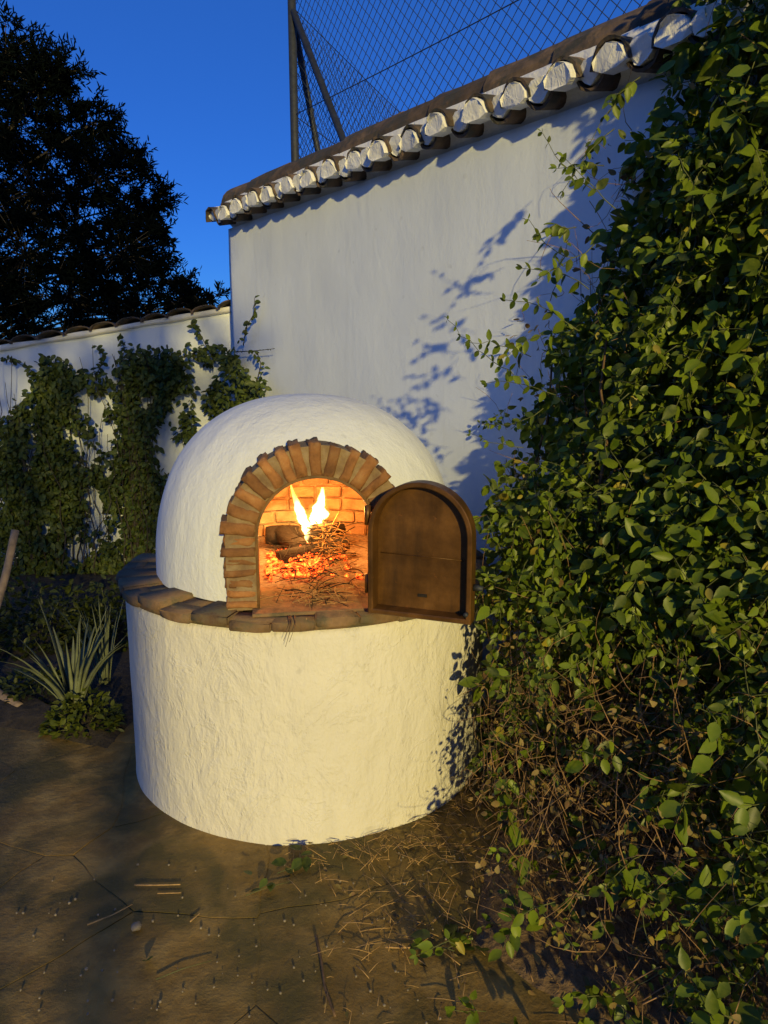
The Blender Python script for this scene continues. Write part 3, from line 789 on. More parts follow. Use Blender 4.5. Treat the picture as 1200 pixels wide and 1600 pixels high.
for k, (pa, pb, lab) in enumerate((((.02, .02, .17), (.155, -.22, .02), 'long pale stalk slanting down across the fire to the door side'), ((.13, .0, .20), (.0, -.25, .02), 'pale stalk crossing the other one in front of the fire'), ((.05, -.1, .02), (.07, .05, .22), 'pale stalk standing steeply before the thick log'))):
    t = Tubes(5); A, B = oven_pt(*pa) + [0, 0, ZL], oven_pt(*pb) + [0, 0, ZL]
    t.add([A + (B - A) * s + np.array([0, 0, .012 * math.sin(math.pi * s)]) for s in np.linspace(0, 1, 8)], .0026, .0014)
    tag(t.build('stalk', M['straw']), lab, 'stalk', 'stalks in the fire')
t = Tubes(4)
for dx, L in ((0, .075), (.012, .06), (-.006, .055)):
    A = oven_pt(-.095 + dx, -.735, ZL + .004); t.add([A + FD * -.03, A, A + FD * .03 + np.array([0, 0, -.01]), A + FD * .035 + RT * -.02 + np.array([0, 0, -L])], .0018, .0008)
tag(t.build('pine_needles', M['twig']), 'few dry needles hanging over the oven ledge below the mouth', 'needles')
# ------------------------------------------------------------------ big vine on the right
EDGE = np.array([(0, 1035), (60, 1005), (110, 980), (180, 945), (250, 912), (330, 880), (400, 872), (470, 835), (540, 785), (600, 770), (680, 765), (740, 755), (820, 752),
                 (950, 752), (1050, 752), (1170, 742), (1250, 755), (1300, 740), (1400, 722), (1480, 712), (1560, 745), (1700, 800)], float)
def vine_left(y): return np.interp(y, EDGE[:, 0], EDGE[:, 1])
def vine_depth(z): return np.interp(z, [0, .3, .6, 1.0, 1.5, 2.0, 2.6], [1.12, .92, .74, .58, .46, .40, .38])
def vine_ok(p, margin=0.0):
    if p[2] < .01 or p[2] > 2.85: return False
    d = float((p - P_W) @ N_W)
    if d < .02 or d > vine_depth(p[2]) + .05: return False
    if math.hypot(p[0] - OVEN[0], p[1] - OVEN[1]) < RB + .05: return False
    x, y, dep = project(p)
    if dep < .85: return False
    lim = vine_left(y) + 14 * math.sin(y * .045) + 9 * math.sin(y * .13 + 1)
    if y < 720 and d > vine_depth(p[2]) * min(1, max(.22, (x - lim) / 170)): return False
    if x < lim + margin or x > 1560: return False
    if x < 775 and 690 < y < 985 and dep < 2.4: return False
    return True
def make_vine():
    root = empty('climbing_vine', wall_pt(.95, .2, 0)); org = np.array(root.location)
    tag(root, 'large leafy green climbing vine with dry brown stems beside the oven door', 'vine')
    r = random.Random(31)
    LP, LD, LN, LL, LW, LC = [], [], [], [], [], []
    stems = Tubes(3); dry = Tubes(3)
    up = np.array([0, 0, 1.0])
    u_lo = wall_u(wall_at(760, 800)) - .1
    def rnd3(s): return np.array([r.gauss(0, s), r.gauss(0, s), r.gauss(0, s)])
    def add_leaf(p, d, size, wr=.56, col=None, nn=None):
        n = nn if nn is not None else np.array([.05, -.85, .55]) + rnd3(.42)
        LP.append(p); LD.append(d); LN.append(n); LL.append(size); LW.append(size * wr * r.uniform(.85, 1.15))
        LC.append(col)
    def is_dry_zone(p):
        x, y, _ = project(p)
        k = 0.0
        if y > 990: k = min(1, (y - 990) / 90)
        if x > 1010: k *= max(.30, 1 - (x - 1010) / 200)
        if y > 1380: k *= .75
        return k
    def grow(p, v, n, droop, size, step=.034, free=False, rad=.0017):
        pts = [p.copy()]
        for i in range(n):
            v = v + rnd3(.20) + np.array([0, 0, -droop]); v /= np.linalg.norm(v)
            q = p + v * step
            if not free and not vine_ok(q): break
            if q[2] < .015: break
            if not free and r.random() < .15 * is_dry_zone(q): break
            p = q; pts.append(p.copy())
            s = size * r.uniform(.6, 1.12) * (1 - .45 * i / max(n, 1) if free else 1)
            side = np.cross(v, N_W); side /= np.linalg.norm(side) + 1e-6
            if r.random() < .35: side = np.cross(v, side)
            for sg in (1, -1):
                if r.random() < .88:
                    d = side * sg * r.uniform(.6, 1.0) + v * r.uniform(.2, .6) - up * r.uniform(0, .7) + N_W * r.uniform(-.1, .5)
                    add_leaf(p + side * sg * .004, d, s)
        if len(pts) > 2: stems.add(pts, rad, rad * .6)
        if free and len(pts) > 3: add_leaf(pts[-1], v, size * .5)
        return pts
    made = 0; tries = 0
    while made < 1680 and tries < 30000:
        tries += 1
        z = r.uniform(0.02, 2.80); u = r.uniform(u_lo - .7, 2.6); D = vine_depth(z)
        d = D * (1 - .75 * r.random() ** 1.35) + .05 * math.sin(u * 9 + z * 5) + .05 * math.sin(u * 4 - z * 7)
        p = wall_pt(u, d, z)
        if not vine_ok(p, 12): continue
        dz = is_dry_zone(p)
        if r.random() < dz * .66: continue
        v = U_W * r.uniform(-1, .7) + N_W * r.uniform(-.15, .55) + up * r.uniform(-.6, .9)
        big = r.random() < .22
        grow(p, v / np.linalg.norm(v), r.randint(5, 13), r.uniform(.02, .16), r.uniform(.050, .070) if big else r.uniform(.024, .046), step=.030 if not big else .044)
        made += 1
    # long free shoots that reach out over the white wall and throw their shadows on it
    for (x0, y0, x1, y1, d0, sz, sag) in ((820, 590, 700, 497, .30, .036, -.03), (830, 560, 735, 535, .30, .048, .02), (930, 300, 845, 205, .26, .034, -.02), (900, 400, 826, 345, .30, .040, -.03),
                                     (940, 260, 868, 262, .24, .042, .0), (900, 360, 845, 365, .33, .05, .02), (860, 470, 885, 380, .22, .04, .0), (850, 640, 765, 662, .28, .036, -.02),
                                     (820, 700, 735, 680, .26, .034, -.01), (980, 140, 915, 250, .24, .045, .03), (960, 330, 880, 245, .34, .046, .0), (880, 520, 790, 555, .34, .05, .02),
                                     (1000, 120, 950, 160, .22, .045, 0), (800, 900, 740, 905, .45, .03, 0), (800, 1090, 722, 1120, .30, .034, .02), (780, 1150, 716, 1170, .28, .032, .02), (920, 450, 815, 420, .33, .04, .02), (900, 520, 790, 470, .36, .042, .03), (870, 620, 760, 600, .32, .04, .02), (960, 200, 880, 300, .30, .04, .02), (930, 380, 840, 440, .36, .045, .0)):
        d0 *= 1.35; sz *= 1.2
        A = wall_at(x0, y0, d0); B = wall_at(x1, y1, d0 + .10)
        n = max(5, int(np.linalg.norm(B - A) / .036)); pts = []
        for i in range(n + 1):
            t = i / n; p = A + (B - A) * t + up * sag * math.sin(math.pi * t) + rnd3(.004); pts.append(p)
            if i > 0:
                v = (B - A) / np.linalg.norm(B - A); side = np.cross(v, N_W)
                for sg in (1, -1):
                    if r.random() < .85: add_leaf(p, side * sg + v * .5 - up * .5 + rnd3(.2), sz * r.uniform(.7, 1.15) * (1 - .55 * t))
        add_leaf(B, B - A, sz * .45); stems.add(pts, .0018, .0009)
    # fallen-over shoots on the ground at the foot
    for (x, y) in ((705, 1482), (760, 1590), (960, 1560), (1080, 1580), (1150, 1500)):
        p = at_z(x, y, .05); 
        for k in range(3): grow(p + rnd3(.02) * [1, 1, .3], unit(np.array([r.uniform(-1, 1), r.uniform(-1, 1), r.uniform(.2, .9)])), r.randint(2, 5), .08, r.uniform(.035, .055), step=.03, free=True)
    made = 0; tries = 0
    while made < 5200 and tries < 60000:            # shaded inner leaves close to the wall
        tries += 1; z = r.uniform(.02, 2.6); u = r.uniform(u_lo - .3, 2.5); p = wall_pt(u, r.uniform(.04, .2), z)
        if not vine_ok(p, 75): continue
        add_leaf(p, rnd3(1) - up * .5, r.uniform(.05, .08)); made += 1
    # dry, dead growth low down: thin hanging stems, curled brown leaves
    DP, DD, DN, DL, DC = [], [], [], [], []
    made = 0; tries = 0
    while made < 2900 and tries < 60000:
        tries += 1
        z = r.uniform(.01, 1.15) if r.random() < .75 else r.uniform(.01, 2.4); u = r.uniform(u_lo - .7, 2.3)
        d = vine_depth(z) * (1 - .8 * r.random() ** 1.1) - (.05 if z < 1.1 else .14); p = wall_pt(u, d, z)
        if not vine_ok(p): continue
        if z < 1.15 and r.random() > .25 + .75 * is_dry_zone(p): continue
        v = unit(np.array([r.gauss(0, .45), r.gauss(0, .45), r.choice((-1, -1, 1)) * 1.0])) if r.random() < .7 else unit(rnd3(1) * [1, 1, .5])
        L = r.uniform(.05, .26); cv = rnd3(.03); pts = []
        for t in np.linspace(0, 1, 5):
            q = p + v * L * t + cv * math.sin(math.pi * t); q[2] = max(.008, q[2])
            if math.hypot(q[0] - OVEN[0], q[1] - OVEN[1]) < RB + .012 or (q - P_W) @ N_W < .01: break
            pts.append(q)
        if len(pts) > 2: dry.add(pts, r.uniform(.0008, .0021), .0007)
        if r.random() < .85:
            for k in range(r.randint(1, 3)):
                pp = p + rnd3(.03); pp[2] = max(.01, pp[2])
                if math.hypot(pp[0] - OVEN[0], pp[1] - OVEN[1]) < RB + .02: continue
                DP.append(pp); DD.append(rnd3(1)); DN.append(rnd3(1)); DL.append(r.uniform(.012, .034)); DC.append(np.array(r.choice(((.17, .085, .03), (.25, .15, .06), (.10, .05, .02), (.32, .22, .11)))) * r.uniform(.6, 1.1))
        made += 1
    # woody old stems climbing the wall
    for i in range(16):
        u = u_lo + .15 + i * .14 + r.uniform(-.05, .05); pts = []; d = .14 + r.uniform(0, .2)
        for z in np.linspace(0, r.uniform(1.6, 2.4), 16):
            u += r.gauss(0, .02); d = min(max(.05, d + r.gauss(0, .02)), .4)
            q = wall_pt(u, d, z)
            if math.hypot(q[0] - OVEN[0], q[1] - OVEN[1]) < RB + .03 or not vine_ok(q, 70): continue
            pts.append(q)
        if len(pts) > 4:
            t = Tubes(6); t.add(np.array(pts) - org, r.uniform(.007, .012), .003); t.build('woody_stem', M['twig'], root)
    P = np.array(LP); D = np.array(LD); Nn = np.array(LN); L = np.array(LL); W = np.array(LW); C = greens(len(P), yellow=.025)
    curl = rng.uniform(-.05, .35, len(P))
    # the 300 that show largest become single leaves
    x, y, dep = project(P); d = (P - P_W) @ N_W; front = d / np.array([vine_depth(z) for z in P[:, 2]])
    score = L / dep * np.where((x > 0) & (x < 1200) & (y > 0) & (y < 1600), 1, 0) * np.clip(front, .3, 1.1) ** 1.5
    pick = np.argsort(-score)[:300]; keep = np.ones(len(P), bool); keep[pick] = False
    var = []
    for k in range(12):
        c = greens(1, (.09, .145, .010), (.20, .28, .020), 0)
        var.append(leaves_mesh('leaf', np.zeros((1, 3)), np.array([[0, 1.0, 0]]), np.array([[0, 0, 1.0]]), np.ones(1), np.array([r.uniform(.46, .64)]), c, np.array([r.uniform(0, .35)])))
    for q, i in enumerate(pick):
        dd = unit(D[i]); X = unit(np.cross(dd, Nn[i])); Z = np.cross(X, dd)
        mt = Matrix(((X[0], dd[0], Z[0], P[i][0] - org[0]), (X[1], dd[1], Z[1], P[i][1] - org[1]), (X[2], dd[2], Z[2], P[i][2] - org[2]), (0, 0, 0, 1))) @ Matrix.Scale(float(L[i]), 4)
        link('leaf', var[q % 12], M['leaf'], root, mt)
    o = link('foliage', leaves_mesh('foliage', P[keep] - org, D[keep], Nn[keep], L[keep], W[keep], C[keep], curl[keep]), M['leaf'], root); tag(o, kind='stuff')
    nd = len(DP)
    o = link('dead_leaves', leaves_mesh('dead_leaves', np.array(DP) - org, np.array(DD), np.array(DN), np.array(DL), np.array(DL) * .6, np.array(DC), rng.uniform(-.4, .8, nd)), M['leaf_dry'], root); tag(o, kind='stuff')
    stems.V = [v - org for v in stems.V]; dry.V = [v - org for v in dry.V]
    tag(stems.build('green_stems', M['stem'], root), kind='stuff'); tag(dry.build('dry_stems', M['dry_stem'], root), kind='stuff')
    print('vine leaves', len(P), 'dead', nd)
make_vine()

# ------------------------------------------------------------------ dark vine on the left wall
def in_poly(x, y, poly):
    c = False; j = len(poly) - 1
    for i in range(len(poly)):
        xi, yi = poly[i]; xj, yj = poly[j]
        if (yi > y) != (yj > y) and x < (xj - xi) * (y - yi) / (yj - yi) + xi: c = not c
        j = i
    return c
def make_left_vine():
    foot = lw_at(150, 880); foot[2] = 0
    root = empty('climbing_vine', foot); tag(root, 'dark shaded vine trained in clumps on the low white wall', 'vine')
    org = np.array(root.location); r = random.Random(77)
    clumps = [  # photo outline of each leafy mass, density
        ([(35, 640), (60, 590), (95, 575), (110, 600), (105, 690), (120, 760), (95, 830), (85, 960), (0, 960), (0, 700)], 1.0),
        ([(0, 650), (40, 640), (40, 760), (0, 900)], .6),
        ([(60, 575), (90, 560), (130, 590), (165, 590), (175, 620), (130, 640), (80, 620)], .8),
        ([(190, 560), (230, 545), (285, 555), (290, 600), (255, 640), (235, 680), (240, 750), (270, 740), (245, 800), (235, 960), (185, 960), (195, 830), (190, 700), (185, 620)], 1.0),
        ([(285, 570), (300, 545), (370, 545), (405, 575), (408, 625), (370, 660), (320, 690), (280, 690), (290, 640), (330, 620), (290, 600)], .8),
        ([(120, 640), (190, 620), (190, 660), (140, 690), (115, 720)], .35),
        ([(110, 740), (150, 720), (190, 740), (190, 790), (140, 800), (120, 870), (150, 880), (190, 860), (190, 960), (85, 960), (95, 850)], .75),
        ([(160, 700), (190, 690), (190, 960), (150, 960)], .6),
        ([(0, 880), (250, 880), (250, 985), (0, 985)], 1.0)]
    P, D, Nn, L = [], [], [], []; st = Tubes(3)
    for poly, dens in clumps:
        xs = [q[0] for q in poly]; ys = [q[1] for q in poly]; A = (max(xs) - min(xs)) * (max(ys) - min(ys))
        for i in range(int(A * dens * .20)):
            x, y = r.uniform(min(xs) - 8, max(xs) + 8), r.uniform(min(ys) - 8, max(ys) + 8)
            if not in_poly(x + r.gauss(0, 9), y + r.gauss(0, 9), poly): continue
            # holes where the wall shows through
            if noise.noise(Vector((x * .030, y * .020, 4))) > (.38 if dens == 1 else .12): continue
            p = lw_at(x, y, r.uniform(.03, .20))
            if x > 345: p = wall_at(x, y, r.uniform(.02, .16))
            if p[2] < .02: continue
            P.append(p); D.append(np.array([r.gauss(0, .6), r.gauss(-.2, .4), r.gauss(-.5, .5)])); Nn.append(LW_N * .6 + np.array([r.gauss(0, .5), r.gauss(0, .5), .5 + r.gauss(0, .4)])); L.append(r.uniform(.035, .062))
    for (pts, sz) in (([(380, 540), (385, 510), (397, 490), (398, 465)], .04), ([(330, 555), (312, 520), (298, 505)], .05), ([(150, 585), (165, 560), (150, 540)], .05), ([(60, 585), (25, 565), (5, 560)], .05), ([(190, 565), (195, 545), (185, 525)], .045),
                      ([(60, 600), (75, 570), (68, 555)], .05), ([(365, 550), (400, 548), (428, 545)], .012), ([(400, 600), (408, 570), (402, 550), (390, 548)], .03), ([(280, 560), (320, 545), (350, 540)], .045)):
        w = [(wall_at(x, y, .06) if x > 358 else lw_at(x, y, .10)) for x, y in pts]; w = np.array(w)
        tt = np.linspace(0, len(w) - 1, 12); cur = np.stack([np.interp(tt, range(len(w)), w[:, k]) for k in range(3)], 1); st.add(cur, .004, .002)
        for p in cur[1:]:
            for k in range(2):
                P.append(p); D.append(np.array([r.gauss(0, 1), r.gauss(0, .5), r.gauss(0, .6)])); Nn.append(LW_N + np.array([r.gauss(0, .5), 0, r.gauss(.3, .5)])); L.append(sz * r.uniform(.6, 1.1))
    for i in range(60):
        x, y = r.choice(((40, 950), (90, 950), (210, 950), (225, 950), (150, 950))); p = lw_at(x + r.uniform(-20, 20), y, r.uniform(.03, .2)); p[2] = max(p[2], .0); pts = []
        tgt = r.uniform(1.0, 1.75)
        for z in np.linspace(.0, tgt, 12):
            p = p + np.array([r.gauss(0, .025), 0, 0]); pts.append(np.array([p[0], p[1], z]))
        st.add(pts, .006, .002)
    P = np.array(P); D = np.array(D); Nn = np.array(Nn); L = np.array(L)
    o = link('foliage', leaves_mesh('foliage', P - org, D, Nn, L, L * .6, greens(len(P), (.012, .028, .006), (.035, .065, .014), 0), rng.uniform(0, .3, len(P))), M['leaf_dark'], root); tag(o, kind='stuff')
    st.V = [v - org for v in st.V]; tag(st.build('stems', M['bark'], root), kind='stuff')
    print('left vine', len(P))
make_left_vine()

# ------------------------------------------------------------------ dark tree behind the left wall
def make_tree():
    YT = 9.0
    root = empty('tree', (-5.2, YT + .4, 0)); org = np.array(root.location)
    tag(root, 'tall dark fine-leaved tree standing behind the lower white wall', 'tree')
    r = random.Random(5); tr = Tubes(10); base = org.copy()
    tr.add([base - org, np.array([.1, .05, 1.5]), np.array([.0, 0, 3.0]), np.array([-.1, .1, 4.6]), np.array([-.2, .1, 6.2])], .20, .05); tr.build('trunk', M['bark'], root)
    # silhouette lobes in the photograph: centre x, y, radius (px) at the tree's own distance
    lobes = [(10, 88, 52), (-40, 110, 80), (60, 140, 62), (95, 120, 36), (10, 210, 90), (100, 210, 62), (150, 190, 30), (60, 300, 90), (150, 280, 62), (205, 265, 34), (-40, 300, 110), (120, 370, 80),
             (215, 330, 44), (245, 310, 22), (40, 400, 100), (190, 400, 62), (245, 385, 30), (-60, 450, 120), (110, 460, 90), (220, 450, 50), (265, 440, 24), (20, 490, 90), (180, 500, 60), (275, 478, 22), (-90, 180, 110), (-120, 330, 120), (310, 470, 14), (335, 466, 9), (295, 482, 14)]
    limbs = Tubes(5); P, D, L = [], [], []
    for cx, cy, q in lobes:
        Yc = YT + r.uniform(-.5, .7); c = at_depth(cx, cy, Yc); rad = q / F * Yc
        s0 = np.array([-5.2 + r.uniform(-.1, .1), YT + .4, max(1.6, c[2] * .72)])
        mid = (s0 + c) / 2 + np.array([r.uniform(-.2, .2), r.uniform(-.2, .2), .15])
        limbs.add(np.array([s0, mid, c]) - org, .035 if q > 40 else .018, .008)
        nsub = max(4, int(q * .62))
        for k in range(nsub):
            v = np.array([r.gauss(0, 1), r.gauss(0, 1), r.gauss(0, 1)]); v /= np.linalg.norm(v); cc = c + v * rad * r.random() ** .45 * np.array([1, .9, .92])
            limbs.add(np.array([c, (c + cc) / 2 + [0, 0, .03], cc]) - org, .006, .003)
            # a spray: fine leaves along short twigs
            for tw in range(5):
                dv = unit(v * .8 + np.array([r.gauss(0, .7), r.gauss(0, .7), r.gauss(.1, .6)])); ln = r.uniform(.12, .26)
                for j in range(13):
                    t = j / 13; p = cc + dv * ln * t
                    P.append(p); D.append(dv * .8 + np.array([r.gauss(0, .8), r.gauss(0, .8), r.gauss(0, .8)])); L.append(r.uniform(.05, .10))
    P = np.array(P); D = np.array(D); L = np.array(L); n = len(P)
    lim = limbs.build('limbs', M['bark'], root)
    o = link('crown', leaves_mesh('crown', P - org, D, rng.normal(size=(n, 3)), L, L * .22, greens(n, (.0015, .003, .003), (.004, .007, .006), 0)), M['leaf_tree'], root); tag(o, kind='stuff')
    print('tree leaves', n)
make_tree()

# unseen trees added towards the sun, crowns shaped to shade bed and low wall
def make_shade_trees():
    k = -SUN_TRAVEL.x / SUN_TRAVEL.y; kz = -SUN_TRAVEL.z / SUN_TRAVEL.y; y0 = 2.9; r = random.Random(61)
    for tx in (-5.4, -2.9, -.4, 2.0):
        root = empty('tree', (tx, -10, 0)); tag(root, 'unseen tree added for shade across the paving, %s in its row from the vine side' % {2.0: 'first', -.4: 'second', -2.9: 'third', -5.4: 'fourth'}[tx], 'tree', 'added shade trees across from the oven')
        t = Tubes(9); t.add([(0, 0, 0), (.05, .02, 1.2), (-.03, .05, 2.6), (.02, 0, 5.0)], .16, .05); t.build('trunk', M['bark'], root)
        lm = Tubes(5); P = []
        for i in range(2200):
            x = tx + r.uniform(-1.35, 1.35); y = -10 + r.uniform(-1.2, 1.2); z = r.uniform(1.2, 9.0)
            xs = x - k * (y0 - y); zs = z - kz * (y0 - y)
            e = .12 * math.sin(z * 2.1 + y) + .06 * math.sin(z * 5.7)
            if not (xs < -1.42 + e or (xs < -.55 + e and zs > 1.95 + .12 * math.sin(x * 5))): continue
            P.append((x - tx, y + 10, z))
        for q in P[::40]: lm.add([(0, 0, max(1, q[2] * .6)), (q[0] * .5, q[1] * .5, q[2] * .85), q], .03, .008)
        lm.build('limbs', M['bark'], root); P = np.array(P); n = len(P)
        o = link('crown', leaves_mesh('crown', P, rng.normal(size=(n, 3)), np.array([[0, -.6, .5]]) + rng.normal(0, .6, (n, 3)), rng.uniform(.13, .24, n), rng.uniform(.09, .15, n), greens(n, (.02, .04, .008), (.05, .09, .015), 0), rng.uniform(0, .3, n)), M['leaf_dark'], root); tag(o, kind='stuff')
make_shade_trees()

# ------------------------------------------------------------------ plants in the bed
def blade_plant(name, x, y, n, h, label, col, spread=.8, sd_=1, wid=.022, cat='plant', lean=(0, 0)):
    r = random.Random(sd_); p0 = at_z(x, y, .02); root = empty(name, p0); tag(root, label, cat)
    for i in range(n):
        a = r.uniform(0, 2 * math.pi); tilt = r.uniform(.12, spread); hh = h * r.uniform(.7, 1.1); bm = bmesh.new(); rows = []
        dx = np.array([math.cos(a), math.sin(a), 0]); sd2 = np.array([-dx[1], dx[0], 0])
        k = 7
        for j in range(k):
            t = j / (k - 1); th = tilt * (.55 + .75 * t); c = dx * (hh * t * math.sin(th) + .015) + np.array([lean[0] * t * hh, lean[1] * t * hh, hh * t * math.cos(th)])
            w = wid * (1 - t) ** .75 * (.75 + .9 * t * (1 - t)) + .0012; nrm = np.cross(sd2, unit(dx * math.sin(th) + np.array([0, 0, math.cos(th)])))
            rows.append([bm.verts.new(c - sd2 * w), bm.verts.new(c + nrm * w * .55), bm.verts.new(c + sd2 * w), bm.verts.new(c + nrm * (w * .55 + .004 * (1 - t)))])
        for p, q in zip(rows, rows[1:]):
            for e in range(4): bm.faces.new((p[e], p[(e + 1) % 4], q[(e + 1) % 4], q[e]))
        bm.faces.new(rows[0]); bm.faces.new(rows[-1]); link('leaf', bm_mesh(bm, 'leaf', True), col, root)
    return root
M['agave'] = simple('agave_leaf', (.15, .17, .095), .55, 0, .3, 18, .1)
blade_plant('agave_plant', 118, 1118, 26, .52, 'spiky grey-green agave rosette beside the oven base', M['agave'], .62, 4, .020, 'agave')
blade_plant('agave_plant', 165, 1075, 14, .50, 'upright thin-bladed agave between rosette and oven base', M['agave'], .35, 9, .010, 'agave')
def leafy_mound(name, x, y, rx, h, n, label, lo, hi, size, cat='plant', sd_=1):
    r = np.random.default_rng(sd_); p0 = at_z(x, y, .0); root = empty(name, p0); tag(root, label, cat)
    a = r.uniform(0, 2 * np.pi, n); q = rx * np.sqrt(r.random(n)); z = h * (1 - (q / rx) ** 2) * r.uniform(.2, 1, n) + .01
    P = np.stack([np.cos(a) * q, np.sin(a) * q * .7, z], 1); D = np.stack([np.cos(a), np.sin(a), r.uniform(-.2, .9, n)], 1) + r.normal(0, .5, (n, 3)); L = r.uniform(.6, 1.1, n) * size
    link('foliage', leaves_mesh('foliage', P, D, np.array([[0, 0, 1.0]]) + r.normal(0, .5, (n, 3)), L, L * .55, greens(n, lo, hi, 0), r.uniform(0, .3, n)), M['leaf'], root)['kind'] = 'stuff'
    t = Tubes(4)
    for i in range(14): e = P[i * (n // 14)]; t.add([(e[0] * .1, e[1] * .1, -.01), e * .6, e], .003, .0015)
    t.build('stems', M['stem'], root)
leafy_mound('low_shrub', 132, 1138, .17, .17, 420, 'low yellow-green leafy plant at the foot of the agave', (.05, .075, .01), (.12, .14, .02), .042, 'plant', 3)
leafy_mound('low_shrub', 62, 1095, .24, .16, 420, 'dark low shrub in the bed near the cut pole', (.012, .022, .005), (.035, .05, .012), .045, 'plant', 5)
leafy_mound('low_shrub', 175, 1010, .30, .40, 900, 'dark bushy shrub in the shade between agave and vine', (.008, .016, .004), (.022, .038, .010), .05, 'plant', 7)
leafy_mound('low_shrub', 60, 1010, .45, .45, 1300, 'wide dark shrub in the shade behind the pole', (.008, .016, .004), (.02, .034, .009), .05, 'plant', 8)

# leaning tool handle and cut pole at the left edge
def pole(name, pts, r0, r1, label, cat):
    t = Tubes(10); pts = np.array(pts); tt = np.linspace(0, len(pts) - 1, 14); c = np.stack([np.interp(tt, range(len(pts)), pts[:, k]) for k in range(3)], 1)
    for k in range(3): c[1:-1, k] = (c[:-2, k] + c[1:-1, k] + c[2:, k]) / 3
    t.add(c, r0, r1); tag(t.build(name, M['wood']), label, cat)
g0 = at_z(-60, 1120, .0)
pole('tool_handle', [g0 + [.0, .12, -.02], at_depth(-28, 1020, g0[1] + .22), at_depth(8, 905, g0[1] + .42), at_depth(24, 828, g0[1] + .50)], .020, .019, 'weathered wooden tool handle leaning upright against the shaded vine', 'handle')
e0 = at_z(33, 1108, .03); pole('wooden_pole', [e0, e0 + [-.16, .10, .03], e0 + [-.45, .28, .09]], .026, .026, 'short cut wooden pole end lying low in the bed', 'pole')

# ------------------------------------------------------------------ litter on the paving
r = random.Random(15)
def ground_stick(pts, rad, name, label, cat, mat, group=None):
    t = Tubes(5); c = [at_z(x, y, .006 + rad) for x, y in pts]; c = np.array(c); tt = np.linspace(0, len(c) - 1, 12)
    c = np.stack([np.interp(tt, range(len(c)), c[:, k]) for k in range(3)], 1); t.add(c, rad, rad * .7); tag(t.build(name, mat), label, cat, group)
ground_stick([(494, 1462), (502, 1500), (508, 1545), (524, 1588)], .0045, 'twig', 'dark curved twig lying alone on the bare paving', 'twig', M['twig'])
ground_stick([(210, 1383), (245, 1383), (282, 1382)], .0028, 'straw', 'short pale straw lying flat on dark paving', 'straw', M['straw'])
ground_stick([(246, 1396), (283, 1395)], .0018, 'straw', 'thinner straw parallel to the pale short straw', 'straw', M['straw'])
ground_stick([(136, 1445), (175, 1430), (207, 1413)], .0022, 'straw', 'long slanting straw on the dark paving', 'straw', M['straw'])
ground_stick([(602, 1480), (625, 1481), (660, 1480)], .0026, 'straw', 'pale straw on the paving pointing at the vine foot', 'straw', M['straw'])
ground_stick([(297, 1440), (312, 1427)], .0024, 'straw', 'tiny upright-slanted straw near the leaf sprig', 'straw', M['straw'])
ground_stick([(1130, 1572), (1165, 1580), (1215, 1578)], .0035, 'straw', 'pale green stalk lying below the vine near bare earth', 'stalk', M['straw'])
def sprig(x, y, n, size, label, sd_):
    rr = np.random.default_rng(sd_); p0 = at_z(x, y, 0); root = empty('leaf_sprig', p0); tag(root, label, 'leaves')
    me = [leaves_mesh('leaf', np.zeros((1, 3)), np.array([[0, 1.0, 0]]), np.array([[0, 0, 1.0]]), np.ones(1), np.array([.66]), greens(1, (.03, .06, .01), (.07, .11, .02), 0), np.array([.15])) for k in range(4)]
    for i in range(n):
        a = rr.uniform(0, 6.28); mt = Matrix.Translation((rr.normal(0, .035), rr.normal(0, .025), .012 + rr.random() * .03)) @ Matrix.Rotation(a, 4, 'Z') @ Matrix.Rotation(rr.uniform(-.5, .3), 4, 'X') @ Matrix.Rotation(rr.uniform(-.5, .5), 4, 'Y') @ Matrix.Scale(size * rr.uniform(.7, 1.1), 4)
        link('leaf', me[i % 4], M['leaf'], root, mt)
    t = Tubes(4); t.add([(-.06, -.03, .008), (0, 0, .012), (.07, .03, .010)], .0018, .001); t.build('stem', M['stem'], root)
sprig(465, 1358, 7, .048, 'fallen green sprig on the paving under the front of the base', 1)
sprig(418, 1392, 5, .042, 'small dark fallen sprig away from the base front', 2)
sprig(285, 1520, 1, .05, 'single dark fallen leaf on open paving', 3)
sprig(705, 1485, 6, .062, 'broad-leaved fallen sprig at the edge of the vine litter', 4)
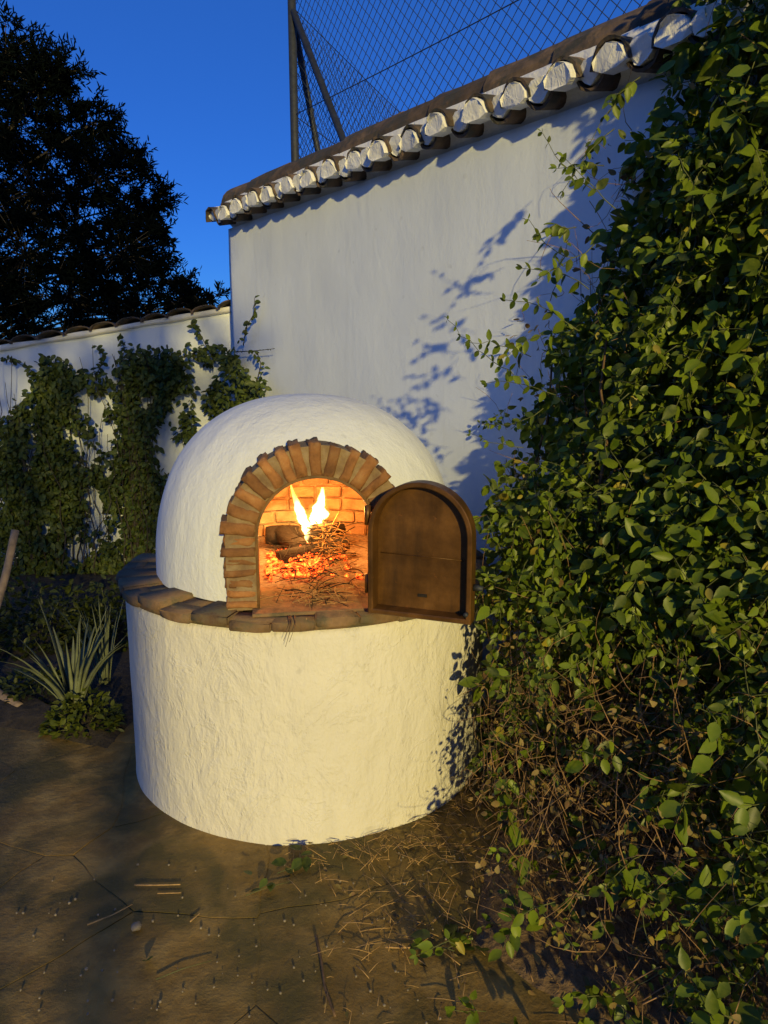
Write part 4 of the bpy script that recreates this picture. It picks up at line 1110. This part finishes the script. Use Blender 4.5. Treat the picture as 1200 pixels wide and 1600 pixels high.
def pebbles(n):
    bm = bmesh.new()
    for i in range(n):
        if i % 3: x, y = r.uniform(20, 700), r.uniform(1340, 1600)
        else: x, y = r.uniform(560, 760), r.uniform(1250, 1480)
        p = at_z(x, y, .006)
        if math.hypot(p[0] - OVEN[0], p[1] - OVEN[1]) < RB + .02: continue
        g = lump(r.uniform(.0015, .0045), i, .4, 1); me = bpy.data.meshes.new('t')
        for v in g.verts: v.co = v.co + Vector(p)
        g.to_mesh(me); g.free(); bm.from_mesh(me); bpy.data.meshes.remove(me)
    o = link('grit', bm_mesh(bm, 'grit', True), M['pebble']); tag(o, 'scattered grit and crumbs on the paving', 'grit', kind='stuff')
pebbles(150)
bm = lump(.016, 2, .3, 2); 
for v in bm.verts: v.co.z *= .55
o = link('pebble', bm_mesh(bm, 'pebble', True), M['pebble']); o.location = at_z(213, 1447, .012); tag(o, 'single rounded pebble on the dark paving', 'pebble')
# dry clippings swept against the foot of the base and the vine
t = Tubes(3); P, D, Nn, L, C = [], [], [], [], []
for i in range(430):
    if i % 5 < 2:
        a = R(r.uniform(-100, -5)); q = RB + abs(r.gauss(.03, .07)); p = OVEN + (RT * math.cos(a) + FD * -math.sin(a)) * q
    else:
        p = at_z(r.gauss(650, 75), r.gauss(1390, 80), 0)
    if math.hypot(p[0] - OVEN[0], p[1] - OVEN[1]) < RB + .01: continue
    a = r.uniform(0, 6.28); ln = r.uniform(.015, .09) * (2 if r.random() < .12 else 1); h = .008 + .012 * r.random()
    v = np.array([math.cos(a), math.sin(a), 0]); A = p - v * ln / 2 + [0, 0, h]; B = p + v * ln / 2 + [0, 0, h + r.uniform(-.003, .012)]
    if min(math.hypot(q[0] - OVEN[0], q[1] - OVEN[1]) for q in (A, B)) > RB + .008: t.add([A, (A + B) / 2 + [0, 0, .003], B], r.uniform(.0006, .0014))
    if i % 2 == 0: P.append(p + [0, 0, .008]); D.append(np.array([r.gauss(0, 1), r.gauss(0, 1), .1])); Nn.append(np.array([r.gauss(0, .3), r.gauss(0, .3), 1])); L.append(r.uniform(.008, .022)); C.append(np.array((.22, .13, .06)) * r.uniform(.3, 1.2))
o = t.build('dry_clippings', M['straw']); tag(o, 'dry twig clippings scattered at the foot of the oven base', 'clippings', kind='stuff')
o = link('leaf_litter', leaves_mesh('leaf_litter', np.array(P), np.array(D), np.array(Nn), np.array(L), np.array(L) * .6, np.array(C), rng.uniform(0, .5, len(P))), M['leaf_dry']); tag(o, 'small brown fallen leaves around the oven foot', 'leaf litter', kind='stuff')
